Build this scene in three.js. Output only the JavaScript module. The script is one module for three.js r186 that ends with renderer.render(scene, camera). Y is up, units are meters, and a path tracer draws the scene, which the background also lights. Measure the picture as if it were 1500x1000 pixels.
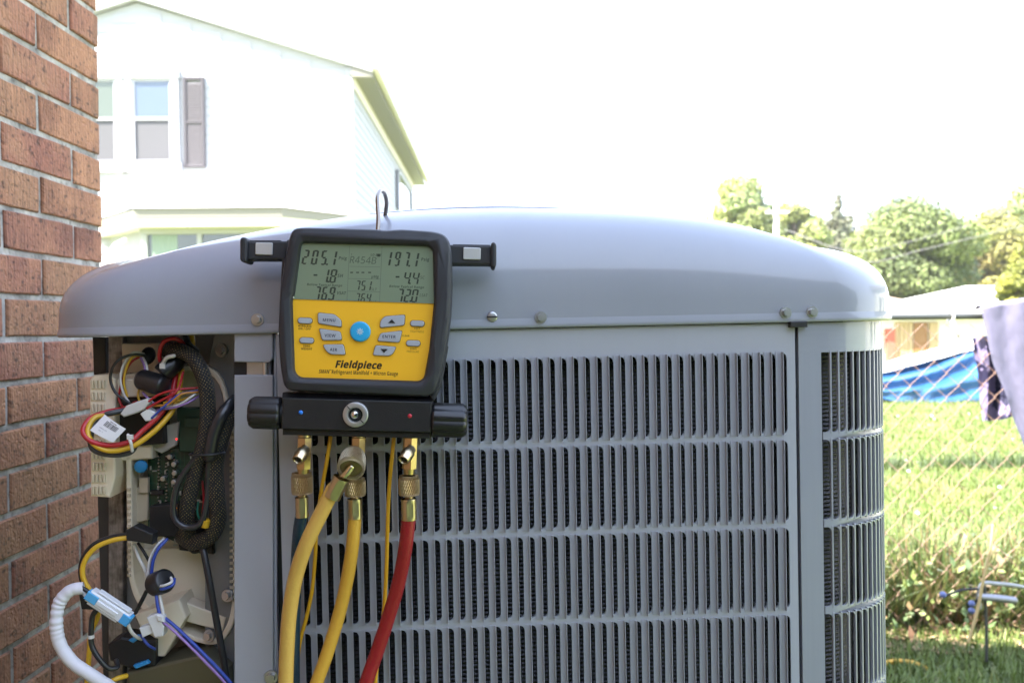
import * as THREE from 'three';
import { mergeGeometries, mergeVertices, toCreasedNormals } from 'three/addons/utils/BufferGeometryUtils.js';
import { ImprovedNoise } from 'three/addons/math/ImprovedNoise.js';

// ---------------------------------------------------------------- camera, sky, sun, exposure
const V3 = (x, y, z) => new THREE.Vector3(x, y, z), V2 = (x, y) => new THREE.Vector2(x, y);
const FOCAL = 1210;                                     // in pixels of the 1500 x 1000 photograph: an 18 mm lens on a small sensor
const scene = new THREE.Scene();
const camera = new THREE.PerspectiveCamera(2 * Math.atan(500 / FOCAL) * 180 / Math.PI, 1500 / 1000, 0.05, 900);
camera.position.set(0, 1.13, 0);
camera.rotation.order = 'YXZ';
camera.rotation.set(-Math.atan(25 / FOCAL), Math.atan(10 / FOCAL), -0.0113);
camera.focus = 0.86;
camera.userData.fStop = 7.5;
camera.updateMatrixWorld(true);

const renderer = new THREE.WebGLRenderer({ antialias: true });
renderer.toneMapping = THREE.LinearToneMapping;
renderer.toneMappingExposure = 7.9;
renderer.shadowMap.enabled = true;

const SUN = V3(-0.90 * 0.66, 0.75, 0.436 * 0.66).normalize();
{
  const w = 512, h = 256, data = new Float32Array(w * h * 4);
  for (let j = 0; j < h; j++) for (let i = 0; i < w; i++) {
    const el = ((j + 0.5) / h - 0.5) * Math.PI, az = ((i + 0.5) / w) * 2 * Math.PI - Math.PI;
    const d = V3(Math.cos(el) * Math.cos(az), Math.sin(el), Math.cos(el) * Math.sin(az));
    const t = Math.pow(Math.max(0, d.y), 0.55), g = Math.max(0, d.dot(SUN));
    const glow = 0.30 * Math.pow(g, 14) + 0.12 * Math.pow(g, 3);
    const hz = [0.52, 0.56, 0.63], ze = [0.23, 0.30, 0.46], o = (j * w + i) * 4;
    for (let c = 0; c < 3; c++) data[o + c] = (d.y < 0 ? 0.25 : hz[c] * (1 - t) + ze[c] * t) + glow * [1, 0.95, 0.86][c];
    data[o + 3] = 1;
  }
  const sky = new THREE.DataTexture(data, w, h, THREE.RGBAFormat, THREE.FloatType);
  sky.mapping = THREE.EquirectangularReflectionMapping;
  sky.magFilter = sky.minFilter = THREE.LinearFilter;
  sky.needsUpdate = true;
  scene.background = sky;
  scene.environment = sky;
}
scene.fog = new THREE.FogExp2(new THREE.Color(0.95, 0.96, 1), 0.0007);
const sun = new THREE.DirectionalLight(new THREE.Color(1, 0.94, 0.84), 4.2);
sun.position.copy(SUN).multiplyScalar(60);
sun.castShadow = true;
sun.shadow.mapSize.set(4096, 4096);
Object.assign(sun.shadow.camera, { left: -40, right: 40, top: 40, bottom: -40, near: 1, far: 150 });
scene.add(sun, sun.target);

// ---------------------------------------------------------------- helpers
let seedState = 7;
const rnd = () => { seedState = (seedState * 1664525 + 1013904223) >>> 0; return seedState / 4294967296; };
const rr = (a, b) => a + (b - a) * rnd();
const pick = (a) => a[Math.floor(rnd() * a.length) % a.length];
const perlin = new ImprovedNoise();
const nz = (x, y, z = 0) => perlin.noise(x, y, z);
const fbm = (x, y, z = 0, n = 4) => { let s = 0, a = 0.5; for (let i = 0; i < n; i++) { s += a * nz(x, y, z + i * 7.3); x *= 2.03; y *= 2.03; z *= 2.03; a *= 0.5; } return s; };
const lerp = (a, b, t) => a + (b - a) * t;
const lin = (r, g, b) => new THREE.Color().setRGB(r, g, b);

const taken = new Map();
function numbered(n) { const k = taken.get(n) ?? 0; taken.set(n, k + 1); return k ? n + '_' + String(k).padStart(3, '0') : n; }
function tag(o, label, category, group) { o.userData.label = label; o.userData.category = category; if (group) o.userData.group = group; return o; }
function thing(name, label, category, group) { const o = new THREE.Group(); o.name = numbered(name); scene.add(o); return tag(o, label, category, group); }
function mesh(name, geo, mat, parent, extra) {
  const list = Array.isArray(geo) ? geo : [geo];
  const g = list.length === 1 ? list[0] : merge(list);
  const m = new THREE.Mesh(g, mat);
  m.name = parent === scene ? numbered(name) : name; m.castShadow = m.receiveShadow = true;
  parent.add(m);
  if (extra) Object.assign(m.userData, extra);
  return m;
}
function merge(list) {
  const uvs = list.some((g) => g.attributes.uv), idx = list.every((g) => g.index);
  return mergeGeometries(list.map((g) => {
    let q = idx ? g : g.index ? g.toNonIndexed() : g;
    q = q === g ? g.clone() : q;
    for (const k of Object.keys(q.attributes)) if (!['position', 'normal', ...(uvs ? ['uv'] : [])].includes(k)) q.deleteAttribute(k);
    if (!q.attributes.normal) q.computeVertexNormals();
    if (uvs && !q.attributes.uv) q.setAttribute('uv', new THREE.BufferAttribute(new Float32Array(q.attributes.position.count * 2), 2));
    return q;
  }));
}
// a frame of reference: a place and a turn in the world, with the point of one of its planes z = c that is seen at a pixel of the photograph
class Frame {
  constructor(m) { this.m = m; this.inv = m.clone().invert(); this.o = camera.position.clone().applyMatrix4(this.inv); }
  dir(px, py) { return V3((px - 750) / FOCAL, -(py - 500) / FOCAL, -1).applyQuaternion(camera.quaternion).transformDirection(this.inv); }
  pt(px, py, z = 0) { const d = this.dir(px, py), t = (z - this.o.z) / d.z; return this.o.clone().addScaledVector(d, t); }
  ptx(px, py, x) { const d = this.dir(px, py), t = (x - this.o.x) / d.x; return this.o.clone().addScaledVector(d, t); }
  pty(px, py, y) { const d = this.dir(px, py), t = (y - this.o.y) / d.y; return this.o.clone().addScaledVector(d, t); }
  at(o) { o.applyMatrix4(this.m); return o; }           // places an object that is still at the origin
  sub(p, rz = 0, rx = 0, ry = 0) { return new Frame(this.m.clone().multiply(new THREE.Matrix4().compose(p, new THREE.Quaternion().setFromEuler(new THREE.Euler(rx, ry, rz)), V3(1, 1, 1)))); }
}
const WORLD = new Frame(new THREE.Matrix4());
const box = (x0, x1, y0, y1, z0, z1) => new THREE.BoxGeometry(x1 - x0, y1 - y0, z1 - z0).translate((x0 + x1) / 2, (y0 + y1) / 2, (z0 + z1) / 2);
// box with chamfered edges, flat shaded
function cbox(x0, x1, y0, y1, z0, z1, c = 0.002) {
  const s = new THREE.Shape([V2(x0 + c, y0 + c), V2(x1 - c, y0 + c), V2(x1 - c, y1 - c), V2(x0 + c, y1 - c)]);
  return new THREE.ExtrudeGeometry(s, { depth: z1 - z0 - 2 * c, bevelEnabled: true, bevelThickness: c, bevelSize: c, bevelSegments: 1 }).translate(0, 0, z0 + c);
}
// extruded outline, its front face at zFront
function slab(pts, zFront, depth, bevel = 0, segs = 2, holes = []) {
  const s = new THREE.Shape(pts.map((p) => V2(p.x, p.y)));
  for (const h of holes) s.holes.push(new THREE.Path(h.map((p) => V2(p.x, p.y))));
  const g = new THREE.ExtrudeGeometry(s, { depth: Math.max(1e-4, depth - 2 * bevel), bevelEnabled: bevel > 0, bevelThickness: bevel, bevelSize: bevel, bevelOffset: -bevel, bevelSegments: segs, curveSegments: 8 });
  return g.translate(0, 0, zFront - depth + bevel);
}
// rounds the corners of an outline: r one radius or a list
function roundOff(pts, r, n = 5) {
  const out = [], N = pts.length;
  for (let i = 0; i < N; i++) {
    const p = pts[i], a = pts[(i + N - 1) % N], b = pts[(i + 1) % N], R = Array.isArray(r) ? r[i] : r;
    if (!R) { out.push(V2(p.x, p.y)); continue; }
    const da = V2(a.x - p.x, a.y - p.y), db = V2(b.x - p.x, b.y - p.y), la = Math.min(R, da.length() * 0.48), lb = Math.min(R, db.length() * 0.48);
    da.normalize(); db.normalize();
    const A = V2(p.x + da.x * la, p.y + da.y * la), B = V2(p.x + db.x * lb, p.y + db.y * lb);
    for (let k = 0; k <= n; k++) { const t = k / n; out.push(V2((1 - t) ** 2 * A.x + 2 * t * (1 - t) * p.x + t * t * B.x, (1 - t) ** 2 * A.y + 2 * t * (1 - t) * p.y + t * t * B.y)); }
  }
  return out;
}
const curve = (pts) => new THREE.CatmullRomCurve3(pts, false, 'centripetal');
function tube(pts, r, segs = 0, radial = 10) {
  const c = curve(pts), n = segs || pts.length * 7;
  const g = new THREE.TubeGeometry(c, n, r, radial, false);
  const L = c.getLength(), uv = g.attributes.uv;
  for (let i = 0; i < uv.count; i++) uv.setXY(i, uv.getX(i) * L, uv.getY(i) * 2 * Math.PI * r);
  const cap = (t, s) => { const d = new THREE.SphereGeometry(r * 0.999, radial, 6); d.translate(...c.getPoint(t).toArray()); return d; };
  return merge([g, cap(0), cap(1)]);
}
const lathe = (prof, seg = 24) => new THREE.LatheGeometry(prof.map(([r, y]) => V2(r, y)), seg);
function along(g, p, d) { g.applyQuaternion(new THREE.Quaternion().setFromUnitVectors(V3(0, 1, 0), d.clone().normalize())); return g.translate(p.x, p.y, p.z); }
const sharp = (g, a = 0.5) => toCreasedNormals(g, a);
function planarUV(g, ax = 'x', ay = 'y', s = 1) {
  const p = g.attributes.position, uv = new Float32Array(p.count * 2), get = { x: (i) => p.getX(i), y: (i) => p.getY(i), z: (i) => p.getZ(i) };
  for (let i = 0; i < p.count; i++) { uv[2 * i] = get[ax](i) * s; uv[2 * i + 1] = get[ay](i) * s; }
  g.setAttribute('uv', new THREE.BufferAttribute(uv, 2));
  return g;
}
function grid(nu, nv, f) {                              // f(u, v) -> [x, y, z]
  const pos = [], uv = [], idx = [];
  for (let j = 0; j <= nv; j++) for (let i = 0; i <= nu; i++) { pos.push(...f(i / nu, j / nv)); uv.push(i / nu, j / nv); }
  for (let j = 0; j < nv; j++) for (let i = 0; i < nu; i++) { const a = j * (nu + 1) + i, b = a + 1, c = a + nu + 1, d = c + 1; idx.push(a, b, d, a, d, c); }
  const g = new THREE.BufferGeometry();
  g.setAttribute('position', new THREE.Float32BufferAttribute(pos, 3));
  g.setAttribute('uv', new THREE.Float32BufferAttribute(uv, 2));
  g.setIndex(idx); g.computeVertexNormals();
  return g;
}
function canvas(w, h, draw) { const c = document.createElement('canvas'); c.width = w; c.height = h; draw(c.getContext('2d'), w, h); return c; }
function ctex(c, srgb = true, repeat) {
  const t = new THREE.CanvasTexture(c);
  if (srgb) t.colorSpace = THREE.SRGBColorSpace;
  t.wrapS = t.wrapT = repeat ? THREE.RepeatWrapping : THREE.ClampToEdgeWrapping;
  if (repeat) t.repeat.set(repeat[0], repeat[1]);
  return t;
}
function dtex(w, h, f, srgb, repeat) {                  // f(i, j) -> [r, g, b] 0..1
  const d = new Uint8Array(w * h * 4);
  for (let j = 0; j < h; j++) for (let i = 0; i < w; i++) { const c = f(i, j), o = (j * w + i) * 4; for (let k = 0; k < 3; k++) d[o + k] = Math.max(0, Math.min(255, c[k] * 255)); d[o + 3] = 255; }
  const t = new THREE.DataTexture(d, w, h); t.magFilter = THREE.LinearFilter; t.minFilter = THREE.LinearMipmapLinearFilter; t.generateMipmaps = true;
  if (srgb) t.colorSpace = THREE.SRGBColorSpace;
  t.wrapS = t.wrapT = THREE.RepeatWrapping; if (repeat) t.repeat.set(...repeat); t.needsUpdate = true;
  return t;
}
const std = (c, rough = 0.6, metal = 0, more = {}) => new THREE.MeshStandardMaterial({ color: c, roughness: rough, metalness: metal, side: THREE.DoubleSide, ...more });
const phys = (c, rough = 0.5, metal = 0, more = {}) => new THREE.MeshPhysicalMaterial({ color: c, roughness: rough, metalness: metal, side: THREE.DoubleSide, ...more });

// noise that tiles: value noise on a lattice that wraps
const lat = Array.from({ length: 65536 }, rnd);
function tn(x, y, per) { const xi = Math.floor(x), yi = Math.floor(y), fx = x - xi, fy = y - yi, s = (t) => t * t * (3 - 2 * t), g = (a, b) => lat[((((a % per) + per) % per) * 251 + (((b % per) + per) % per) * 7919) & 65535]; return lerp(lerp(g(xi, yi), g(xi + 1, yi), s(fx)), lerp(g(xi, yi + 1), g(xi + 1, yi + 1), s(fx)), s(fy)); }
const tfbm = (u, v, per, n = 4) => { let s = 0, a = 0.5, p = per; for (let i = 0; i < n; i++) { s += a * tn(u * p, v * p, p); p *= 2; a *= 0.5; } return s / (1 - Math.pow(0.5, n)); };

const M = {
  steel: std(lin(0.62, 0.62, 0.62), 0.28, 1), chrome: std(lin(0.80, 0.79, 0.76), 0.12, 1), zinc: std(lin(0.52, 0.52, 0.51), 0.34, 0.9),
  black: std(lin(0.012, 0.012, 0.013), 0.5), rubber: std(lin(0.020, 0.020, 0.023), 0.62), gloss: phys(lin(0.010, 0.010, 0.012), 0.3, 0),
  white: std(lin(0.72, 0.72, 0.70), 0.5), cream: std(lin(0.74, 0.64, 0.49), 0.5), darkCream: std(lin(0.50, 0.41, 0.29), 0.55),
};

// ---------------------------------------------------------------- ground
const lawnTex = dtex(512, 512, (i, j) => {
  const u = i / 512, v = j / 512, a = tfbm(u, v, 8, 6), b = tfbm(u + 0.3, v + 0.7, 5, 3);
  const c = [lerp(0.12, 0.21, a), lerp(0.16, 0.26, a), 0.05], d = [0.20, 0.16, 0.09], k = Math.max(0, b - 0.62) * 2.2;
  return [0, 1, 2].map((q) => Math.pow(lerp(c[q], d[q], Math.min(1, k)), 1 / 2.2));
}, true, [0.35, 0.35]);
{
  const g = grid(80, 80, (u, v) => { const x = (u - 0.5), z = (v - 0.5), k = (t) => Math.sign(t) * Math.pow(Math.abs(t) * 2, 3) * 400; const X = k(x), Z = k(z); return [X, -0.0 + (Math.hypot(X, Z) > 3 ? 0.03 * fbm(X * 0.6, Z * 0.6) : 0), Z]; });
  mesh('lawn', planarUV(g, 'x', 'z'), std(0xffffff, 0.95, 0, { map: lawnTex }), scene, { kind: 'structure' });
}

// ---------------------------------------------------------------- the brick house on the left
const WX = -0.787, WZ = -1.561, COURSE = 0.0677;
{
  const T = thing('brick_house', 'red brick house wall with pale mortar joints close beside the grey unit', 'house');
  T.position.set(WX, 0, WZ);
  // phase of the courses: a bed joint is seen at pixel (140, 122)
  const joint = WORLD.ptx(139, 122, WX).y, y0 = joint - Math.floor(joint / COURSE) * COURSE, k0 = Math.floor(joint / COURSE);
  const brickTex = (seed, base, tint) => {
    const col = dtex(512, 512, (i, j) => {
      const u = i / 512, v = j / 512, streak = tn(u * 256 + seed * 5, v * 14, 256), fine = tn(u * 200 + 9 * seed, v * 90, 100), blot = tfbm(u + seed * 0.37, v, 6, 4), sp = tfbm(u * 1 + seed * 0.11, v, 56, 2);
      let k = 0.74 + 0.44 * (streak - 0.5) + 0.26 * (fine - 0.5) + 0.5 * (blot - 0.5);
      const spot = Math.max(0, sp - 0.665) * 6; k *= 1 - 0.62 * Math.min(1, spot);
      const t = Math.min(1, Math.max(0, (blot - 0.35) * 2.2));
      return [0, 1, 2].map((q) => Math.pow(Math.max(0.01, lerp(base[q], tint[q], t) * k * 1.25), 1 / 2.2));
    }, true, [2.4, 2.4]);
    return col;
  };
  const bumpT = dtex(512, 512, (i, j) => { const u = i / 512, v = j / 512, s = tn(u * 256, v * 10, 256), sp = tfbm(u, v, 56, 2), f = tn(u * 128, v * 128, 128); const k = 0.45 + 0.3 * (s - 0.5) + 0.35 * (f - 0.5) - Math.min(0.5, Math.max(0, sp - 0.68) * 5); return [k, k, k]; }, false, [2.4, 2.4]);
  const mats = [
    [[0.29, 0.125, 0.062], [0.36, 0.175, 0.085]], [[0.25, 0.098, 0.056], [0.33, 0.15, 0.076]],
    [[0.34, 0.17, 0.082], [0.25, 0.108, 0.054]], [[0.30, 0.115, 0.066], [0.27, 0.13, 0.066]],
  ].map(([a, b], i) => std(0xffffff, 0.85, 0, { map: brickTex(i + 1, a, b), bumpMap: bumpT, bumpScale: 0.0022 }));
  const mortarM = std(0xffffff, 0.95, 0, {
    map: dtex(256, 256, (i, j) => { const u = i / 256, v = j / 256, a = tfbm(u, v, 12, 5), k = 0.60 + 0.42 * (a - 0.5) - 0.5 * Math.max(0, tfbm(u + 0.5, v, 40, 2) - 0.62); return [k, k * 0.98, k * 0.92]; }, true, [3, 3]),
    bumpMap: dtex(256, 256, (i, j) => { const k = tfbm(i / 256, j / 256, 30, 4); return [k, k, k]; }, false, [3, 3]), bumpScale: 0.004,
  });
  // one brick: its face towards +x, its length along z, chamfered and a little uneven
  function brickGeo(len, hgt, seed) {
    const e = [], n = 5, c = 0.0022, dpt = 0.02, P = [];
    const ring = (inset, x) => { const a = []; const L = len / 2 - inset, H = hgt / 2 - inset; for (let i = 0; i < n; i++) a.push([x, -H, L - 2 * L * i / n]); for (let i = 0; i < 2; i++) a.push([x, -H + 2 * H * i / 2, -L]); for (let i = 0; i < n; i++) a.push([x, H, -L + 2 * L * i / n]); for (let i = 0; i < 2; i++) a.push([x, H - 2 * H * i / 2, L]); return a; };
    const jit = ring(0, 0).map(() => [rr(-0.0007, 0.0007), rr(-0.0009, 0.0009), rr(-0.0007, 0.0007)]);
    const r0 = ring(c, 0).map((p, i) => [p[0] + rr(-0.0004, 0.0004), p[1] + jit[i][1], p[2] + jit[i][2]]), r1 = ring(0, -c).map((p, i) => [p[0], p[1] + jit[i][1], p[2] + jit[i][2]]), r2 = ring(0, -dpt);
    const tri = (a, b, d) => e.push(...a, ...b, ...d), N = r0.length;
    for (let i = 0; i < N; i++) { const k = (i + 1) % N; tri([0.0004, 0, 0], r0[i], r0[k]); tri(r0[i], r1[i], r1[k]); tri(r0[i], r1[k], r0[k]); tri(r1[i], r2[i], r2[k]); tri(r1[i], r2[k], r1[k]); }
    const g = new THREE.BufferGeometry(); g.setAttribute('position', new THREE.Float32BufferAttribute(e, 3)); g.computeVertexNormals();
    const uv = [], o = [rnd(), rnd()]; for (let i = 0; i < e.length; i += 3) uv.push(e[i + 2] + e[i] + o[0], e[i + 1] + e[i] + o[1]); g.setAttribute('uv', new THREE.Float32BufferAttribute(uv, 2));
    return g;
  }
  const J = 0.0095, SL = 0.1935, HL = 0.092, BH = COURSE - J;
  const stretchers = Array.from({ length: 7 }, (_, i) => brickGeo(SL, BH, i)), headers = Array.from({ length: 4 }, (_, i) => brickGeo(HL, BH, i));
  const rest = [], TOP = 3.0, LEN = 7.6;
  for (let k = -1; y0 + k * COURSE < TOP; k++) {
    const y = y0 + (k + 0.5) * COURSE, full = ((k - k0) % 2 + 2) % 2 === 0;
    let z = 0; let first = true;
    while (z < LEN) {
      const head = first && !full, len = head ? HL : SL; first = false;
      const near = z < 0.86 && y > 0.42 && y < 2.05;
      if (near) {
        const b = mesh('brick', pick(head ? headers : stretchers), pick(mats), T);
        b.position.set(rr(-0.0012, 0.0012), y + rr(-0.0008, 0.0008), z + len / 2); b.rotation.set(rr(-0.003, 0.003), 0, 0);
      } else rest.push([y, z + len / 2, head]);
      z += len + J;
    }
  }
  for (const [name, head] of [['brick_courses', false], ['brick_ends', true]]) {
    const l = rest.filter((r) => r[2] === head), im = new THREE.InstancedMesh((head ? headers : stretchers)[0], mats[0], l.length), m = new THREE.Matrix4();
    l.forEach(([y, z], i) => im.setMatrixAt(i, m.makeTranslation(rr(-0.001, 0.001), y, z)));
    im.name = name; im.userData.kind = 'stuff'; im.castShadow = im.receiveShadow = true; T.add(im);
  }
  // mortar: one body set back from the brick faces, the wall's core
  mesh('mortar', planarUV(new THREE.BoxGeometry(0.11, TOP, LEN, 1, 1, 1), 'z', 'y').translate(-0.055 - 0.0042, TOP / 2, LEN / 2 + 0.004), mortarM, T);
  mesh('wall', box(-8.6, -0.13, 0, TOP, 0.01, LEN), mats[1], T);
  const s = new THREE.Shape([V2(0.32, TOP + 0.02), V2(-4.35, TOP + 1.9), V2(-9.0, TOP + 0.02)]);
  // unseen block behind the camera, placed to darken the lid's reflection and the front
  const unseenBlock = mesh('unseen_rear_block', box(-0.6, 7.5, 0, TOP, 5.2, 9.5), std(lin(0.085, 0.10, 0.095), 0.9), T);
  const ws = new THREE.Shape([V2(-4.9, TOP + 0.02), V2(-7.4, TOP + 1.4), V2(-9.9, TOP + 0.02)]);
  mesh('unseen_block_roof', new THREE.ExtrudeGeometry(ws, { depth: 8.6, bevelEnabled: false }).rotateY(Math.PI / 2).translate(-0.8, 0, 0), std(lin(0.06, 0.055, 0.05), 0.9), unseenBlock);
  mesh('roof', new THREE.ExtrudeGeometry(s, { depth: LEN + 0.2, bevelEnabled: false }).translate(0, 0, 0.0), std(lin(0.06, 0.055, 0.05), 0.9), T);  // roof out of view, its height set to shade the unit and near lawn
}

// ---------------------------------------------------------------- the condensing unit
const ACH = 1.02;                                       // from the pad to the lid's lower edge
const acMat = new THREE.Matrix4().compose(V3(0, 1.126, -0.86), new THREE.Quaternion().setFromEuler(new THREE.Euler(0, 0.056, 0.0095, 'YXZ')), V3(1, 1, 1)).multiply(new THREE.Matrix4().makeTranslation(0, -ACH, 0));
const AC = new Frame(acMat);
const A = (px, py, z = 0) => AC.pt(px, py, z);
const unit = thing('air_conditioner', 'large grey outdoor condensing unit with domed lid and slatted grille', 'air conditioner');
AC.at(unit);
const peel = dtex(256, 256, (i, j) => { const k = tfbm(i / 256, j / 256, 24, 3); return [k, k, k]; }, false, [6, 6]);
const dust = dtex(512, 512, (i, j) => { const u = i / 512, v = j / 512, k = 0.955 + 0.07 * (tfbm(u, v, 5, 6) - 0.5) - 0.05 * Math.max(0, tn(u * 90, v * 3, 90) - 0.72) - 0.10 * Math.max(0, tfbm(u + 0.4, v, 60, 2) - 0.74); return [k, k, k * 0.998]; }, false, [1.7, 1.7]);
const rub = dtex(256, 256, (i, j) => { const k = 0.75 + 0.5 * (tfbm(i / 256, j / 256, 7, 5) - 0.5); return [k, k, k]; }, false, [2.3, 2.3]);
const paint = phys(lin(0.275, 0.292, 0.338), 0.52, 0, { map: dust, roughnessMap: rub, clearcoatRoughnessMap: rub, clearcoat: 0.9, clearcoatRoughness: 0.12 });
const paintFlat = phys(lin(0.355, 0.369, 0.415), 0.52, 0, { map: dust, roughnessMap: rub, clearcoat: 0.45, clearcoatRoughness: 0.2 });
const bolts = (p, r = 0.0043, dirv = V3(0, 0, 1), parent = unit) => {
  const g = [lathe([[0, 0.0014], [r * 1.42, 0.0013], [r * 1.5, 0.0006], [r * 1.5, 0]], 20), new THREE.CylinderGeometry(r * 0.94, r, 0.0042, 6).translate(0, 0.0033, 0), lathe([[0, 0.006], [r * 0.55, 0.0059], [r * 0.8, 0.0054]], 12)];
  return mesh('bolt', along(sharp(merge(g), 0.6), p, dirv), M.zinc, parent);
};
const BODY = { xl: A(88, 600, -0.06).x + 0.0025, x0: A(1213, 700).x, R: 0.099 };
BODY.xr = BODY.x0 + BODY.R;
const DEP = BODY.xr - BODY.xl;

{ // the lid: a rounded square that rises in a dome to the rim round the fan
  const OV = 0.005, hx = (BODY.xr - BODY.xl) / 2 + OV, cx = (BODY.xr + BODY.xl) / 2, hz = DEP / 2 + OV, cz = -DEP / 2;
  const NS = 26, NC = 14;
  const ringAt = (ax, az, r) => {                       // rounded rectangle, counterclockwise from the front left, with the place along the side -1..1
    const out = [], sides = [[-1, 1, 1, 0], [1, 1, 0, -1], [1, -1, -1, 0], [-1, -1, 0, 1]];
    const quad = [[ax - r, az - r, Math.PI / 2], [ax - r, -(az - r), 0], [-(ax - r), -(az - r), -Math.PI / 2], [-(ax - r), az - r, -Math.PI]];
    const ends = [[[-(ax - r), az], [ax - r, az]], [[ax, az - r], [ax, -(az - r)]], [[ax - r, -az], [-(ax - r), -az]], [[-ax, -(az - r)], [-ax, az - r]]];
    for (let k = 0; k < 4; k++) {
      for (let i = 0; i < NS; i++) { const t = i / NS; out.push([lerp(ends[k][0][0], ends[k][1][0], t), lerp(ends[k][0][1], ends[k][1][1], t)]); }
      for (let i = 0; i < NC; i++) { const a = quad[k][2] - (i / NC) * Math.PI / 2; out.push([quad[k][0] + r * Math.cos(a), quad[k][1] + r * Math.sin(a)]); }
    }
    return out;
  };
  const hR = (x, z) => { const e = Math.min(Math.abs(x) / hx, Math.abs(z) / hz); return 0.077 + 0.060 * (1 - Math.pow(e, 1.75)); };
  const sag = (x, z) => 1 - 0.19 * Math.exp(-Math.pow(Math.max(0, x / hx + 0.82) / 0.34, 2)) - 0.19 * Math.exp(-Math.pow(Math.min(0, x / hx - 0.86) / 0.25, 2));
  const rows = [], INS = 0.115, r0 = 0.088, r1 = 0.16;
  rows.push({ i: 0.0036, y: 0.001 }, { i: 0.0012, y: 0.0 }, { i: 0, y: 0.0012 }, { i: 0, y: 0.004 }, { i: 0.0012, y: 0.010 });
  const NV = 22, ex = 2 / 2.8;
  for (let k = 0; k <= NV; k++) { const q = (k / NV) * Math.PI / 2 * 0.93, n = Math.pow(Math.sin(Math.PI / 2 * 0.93), ex), rho = 1 - Math.pow(Math.cos(q), ex), eta = Math.pow(Math.sin(q), ex) / n; rows.push({ i: 0.0012 + INS * rho, f: rho, e: eta }); }
  const pos = [], idx = [];
  const footprint = ringAt(hx, hz, r0), N = footprint.length, hs = ringAt(hx - INS, hz - INS, r1).map(([x, z]) => hR(x, z));
  const rims = [];
  for (const row of rows) {
    const ring = ringAt(hx - row.i, hz - row.i, lerp(r0, r1, row.f ?? 0));
    ring.forEach(([x, z], k) => { const y = row.e === undefined ? row.y : 0.010 + (hs[k] * sag(x, z) - 0.010) * row.e; pos.push(cx + x, ACH + y, cz + z); });
  }
  const last = rows[rows.length - 1], rimRing = ringAt(hx - last.i, hz - last.i, r1);
  for (let r = 0; r < rows.length - 1; r++) for (let k = 0; k < N; k++) { const a = r * N + k, b = r * N + (k + 1) % N, c = a + N, d = b + N; idx.push(a, b, d, a, d, c); }
  const g = new THREE.BufferGeometry(); g.setAttribute('position', new THREE.Float32BufferAttribute(pos, 3)); g.setIndex(idx); g.computeVertexNormals();
  const lid = mesh('lid', planarUV(g), paint, unit);
  const rimPts = rimRing.map(([x, z], k) => V3(cx + x, ACH + hs[k] * sag(x, z), cz + z));
  const rimC = new THREE.CatmullRomCurve3(rimPts, true);
  mesh('rim', new THREE.TubeGeometry(rimC, 260, 0.0028, 8, true), paint, lid);
  // inside: a funnel, the wire guard and the fan under it
  mesh('fan_shroud', grid(N, 4, (u, v) => { const k = Math.round(u * N) % N, [x, z] = rimRing[k], t = 1 - 0.25 * v; return [cx + x * t, ACH + hs[k] * sag(x, z) - 0.001 - 0.05 * v, cz + z * t]; }), paint, lid);
  const wires = [];
  for (let k = 1; k <= 12; k++) { const r = 0.022 * k; wires.push(new THREE.TorusGeometry(r, 0.0016, 5, 48).rotateX(Math.PI / 2).translate(cx, ACH + 0.098 - 0.03 * (k / 12) ** 2, cz)); }
  for (let k = 0; k < 12; k++) { const a = k / 12 * Math.PI * 2; wires.push(tube([V3(cx, ACH + 0.094, cz), V3(cx + 0.14 * Math.cos(a), ACH + 0.084, cz + 0.14 * Math.sin(a)), V3(cx + 0.30 * Math.cos(a), ACH + 0.058, cz + 0.30 * Math.sin(a))], 0.002, 8, 5)); }
  mesh('fan_guard', wires, M.black, unit);
  const bl = []; for (let k = 0; k < 4; k++) bl.push(grid(6, 3, (u, v) => { const a = k * Math.PI / 2 + 0.9 * u, r = 0.05 + 0.21 * v; return [cx + r * Math.cos(a), ACH - 0.02 + 0.05 * u, cz + r * Math.sin(a)]; }));
  bl.push(new THREE.CylinderGeometry(0.06, 0.06, 0.06, 24).translate(cx, ACH, cz));
  mesh('fan', bl, M.black, unit);
  // screws along the lid's skirt, set on the skirt just below where it starts to lean
  for (const [px, py, kind] of [[377, 468, 1], [721, 464, 0], [792, 465, 1], [1151, 458, 1], [1190, 457, 1]]) {
    const p = A(px, py, OV - 0.001);
    if (px > 1180) p.z = OV - 0.0012;
    if (kind) bolts(p);
    else { const q = [lathe([[0, 0.0022], [0.004, 0.0021], [0.0052, 0.0012], [0.0054, 0]], 20)]; const s = mesh('screw', along(merge(q), p, V3(0, 0, 1)), M.zinc, unit); mesh('slot', cbox(p.x - 0.0054, p.x + 0.0054, p.y - 0.0008, p.y + 0.0008, p.z + 0.0014, p.z + 0.0025, 0.0002), M.black, s); }
  }
}
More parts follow.
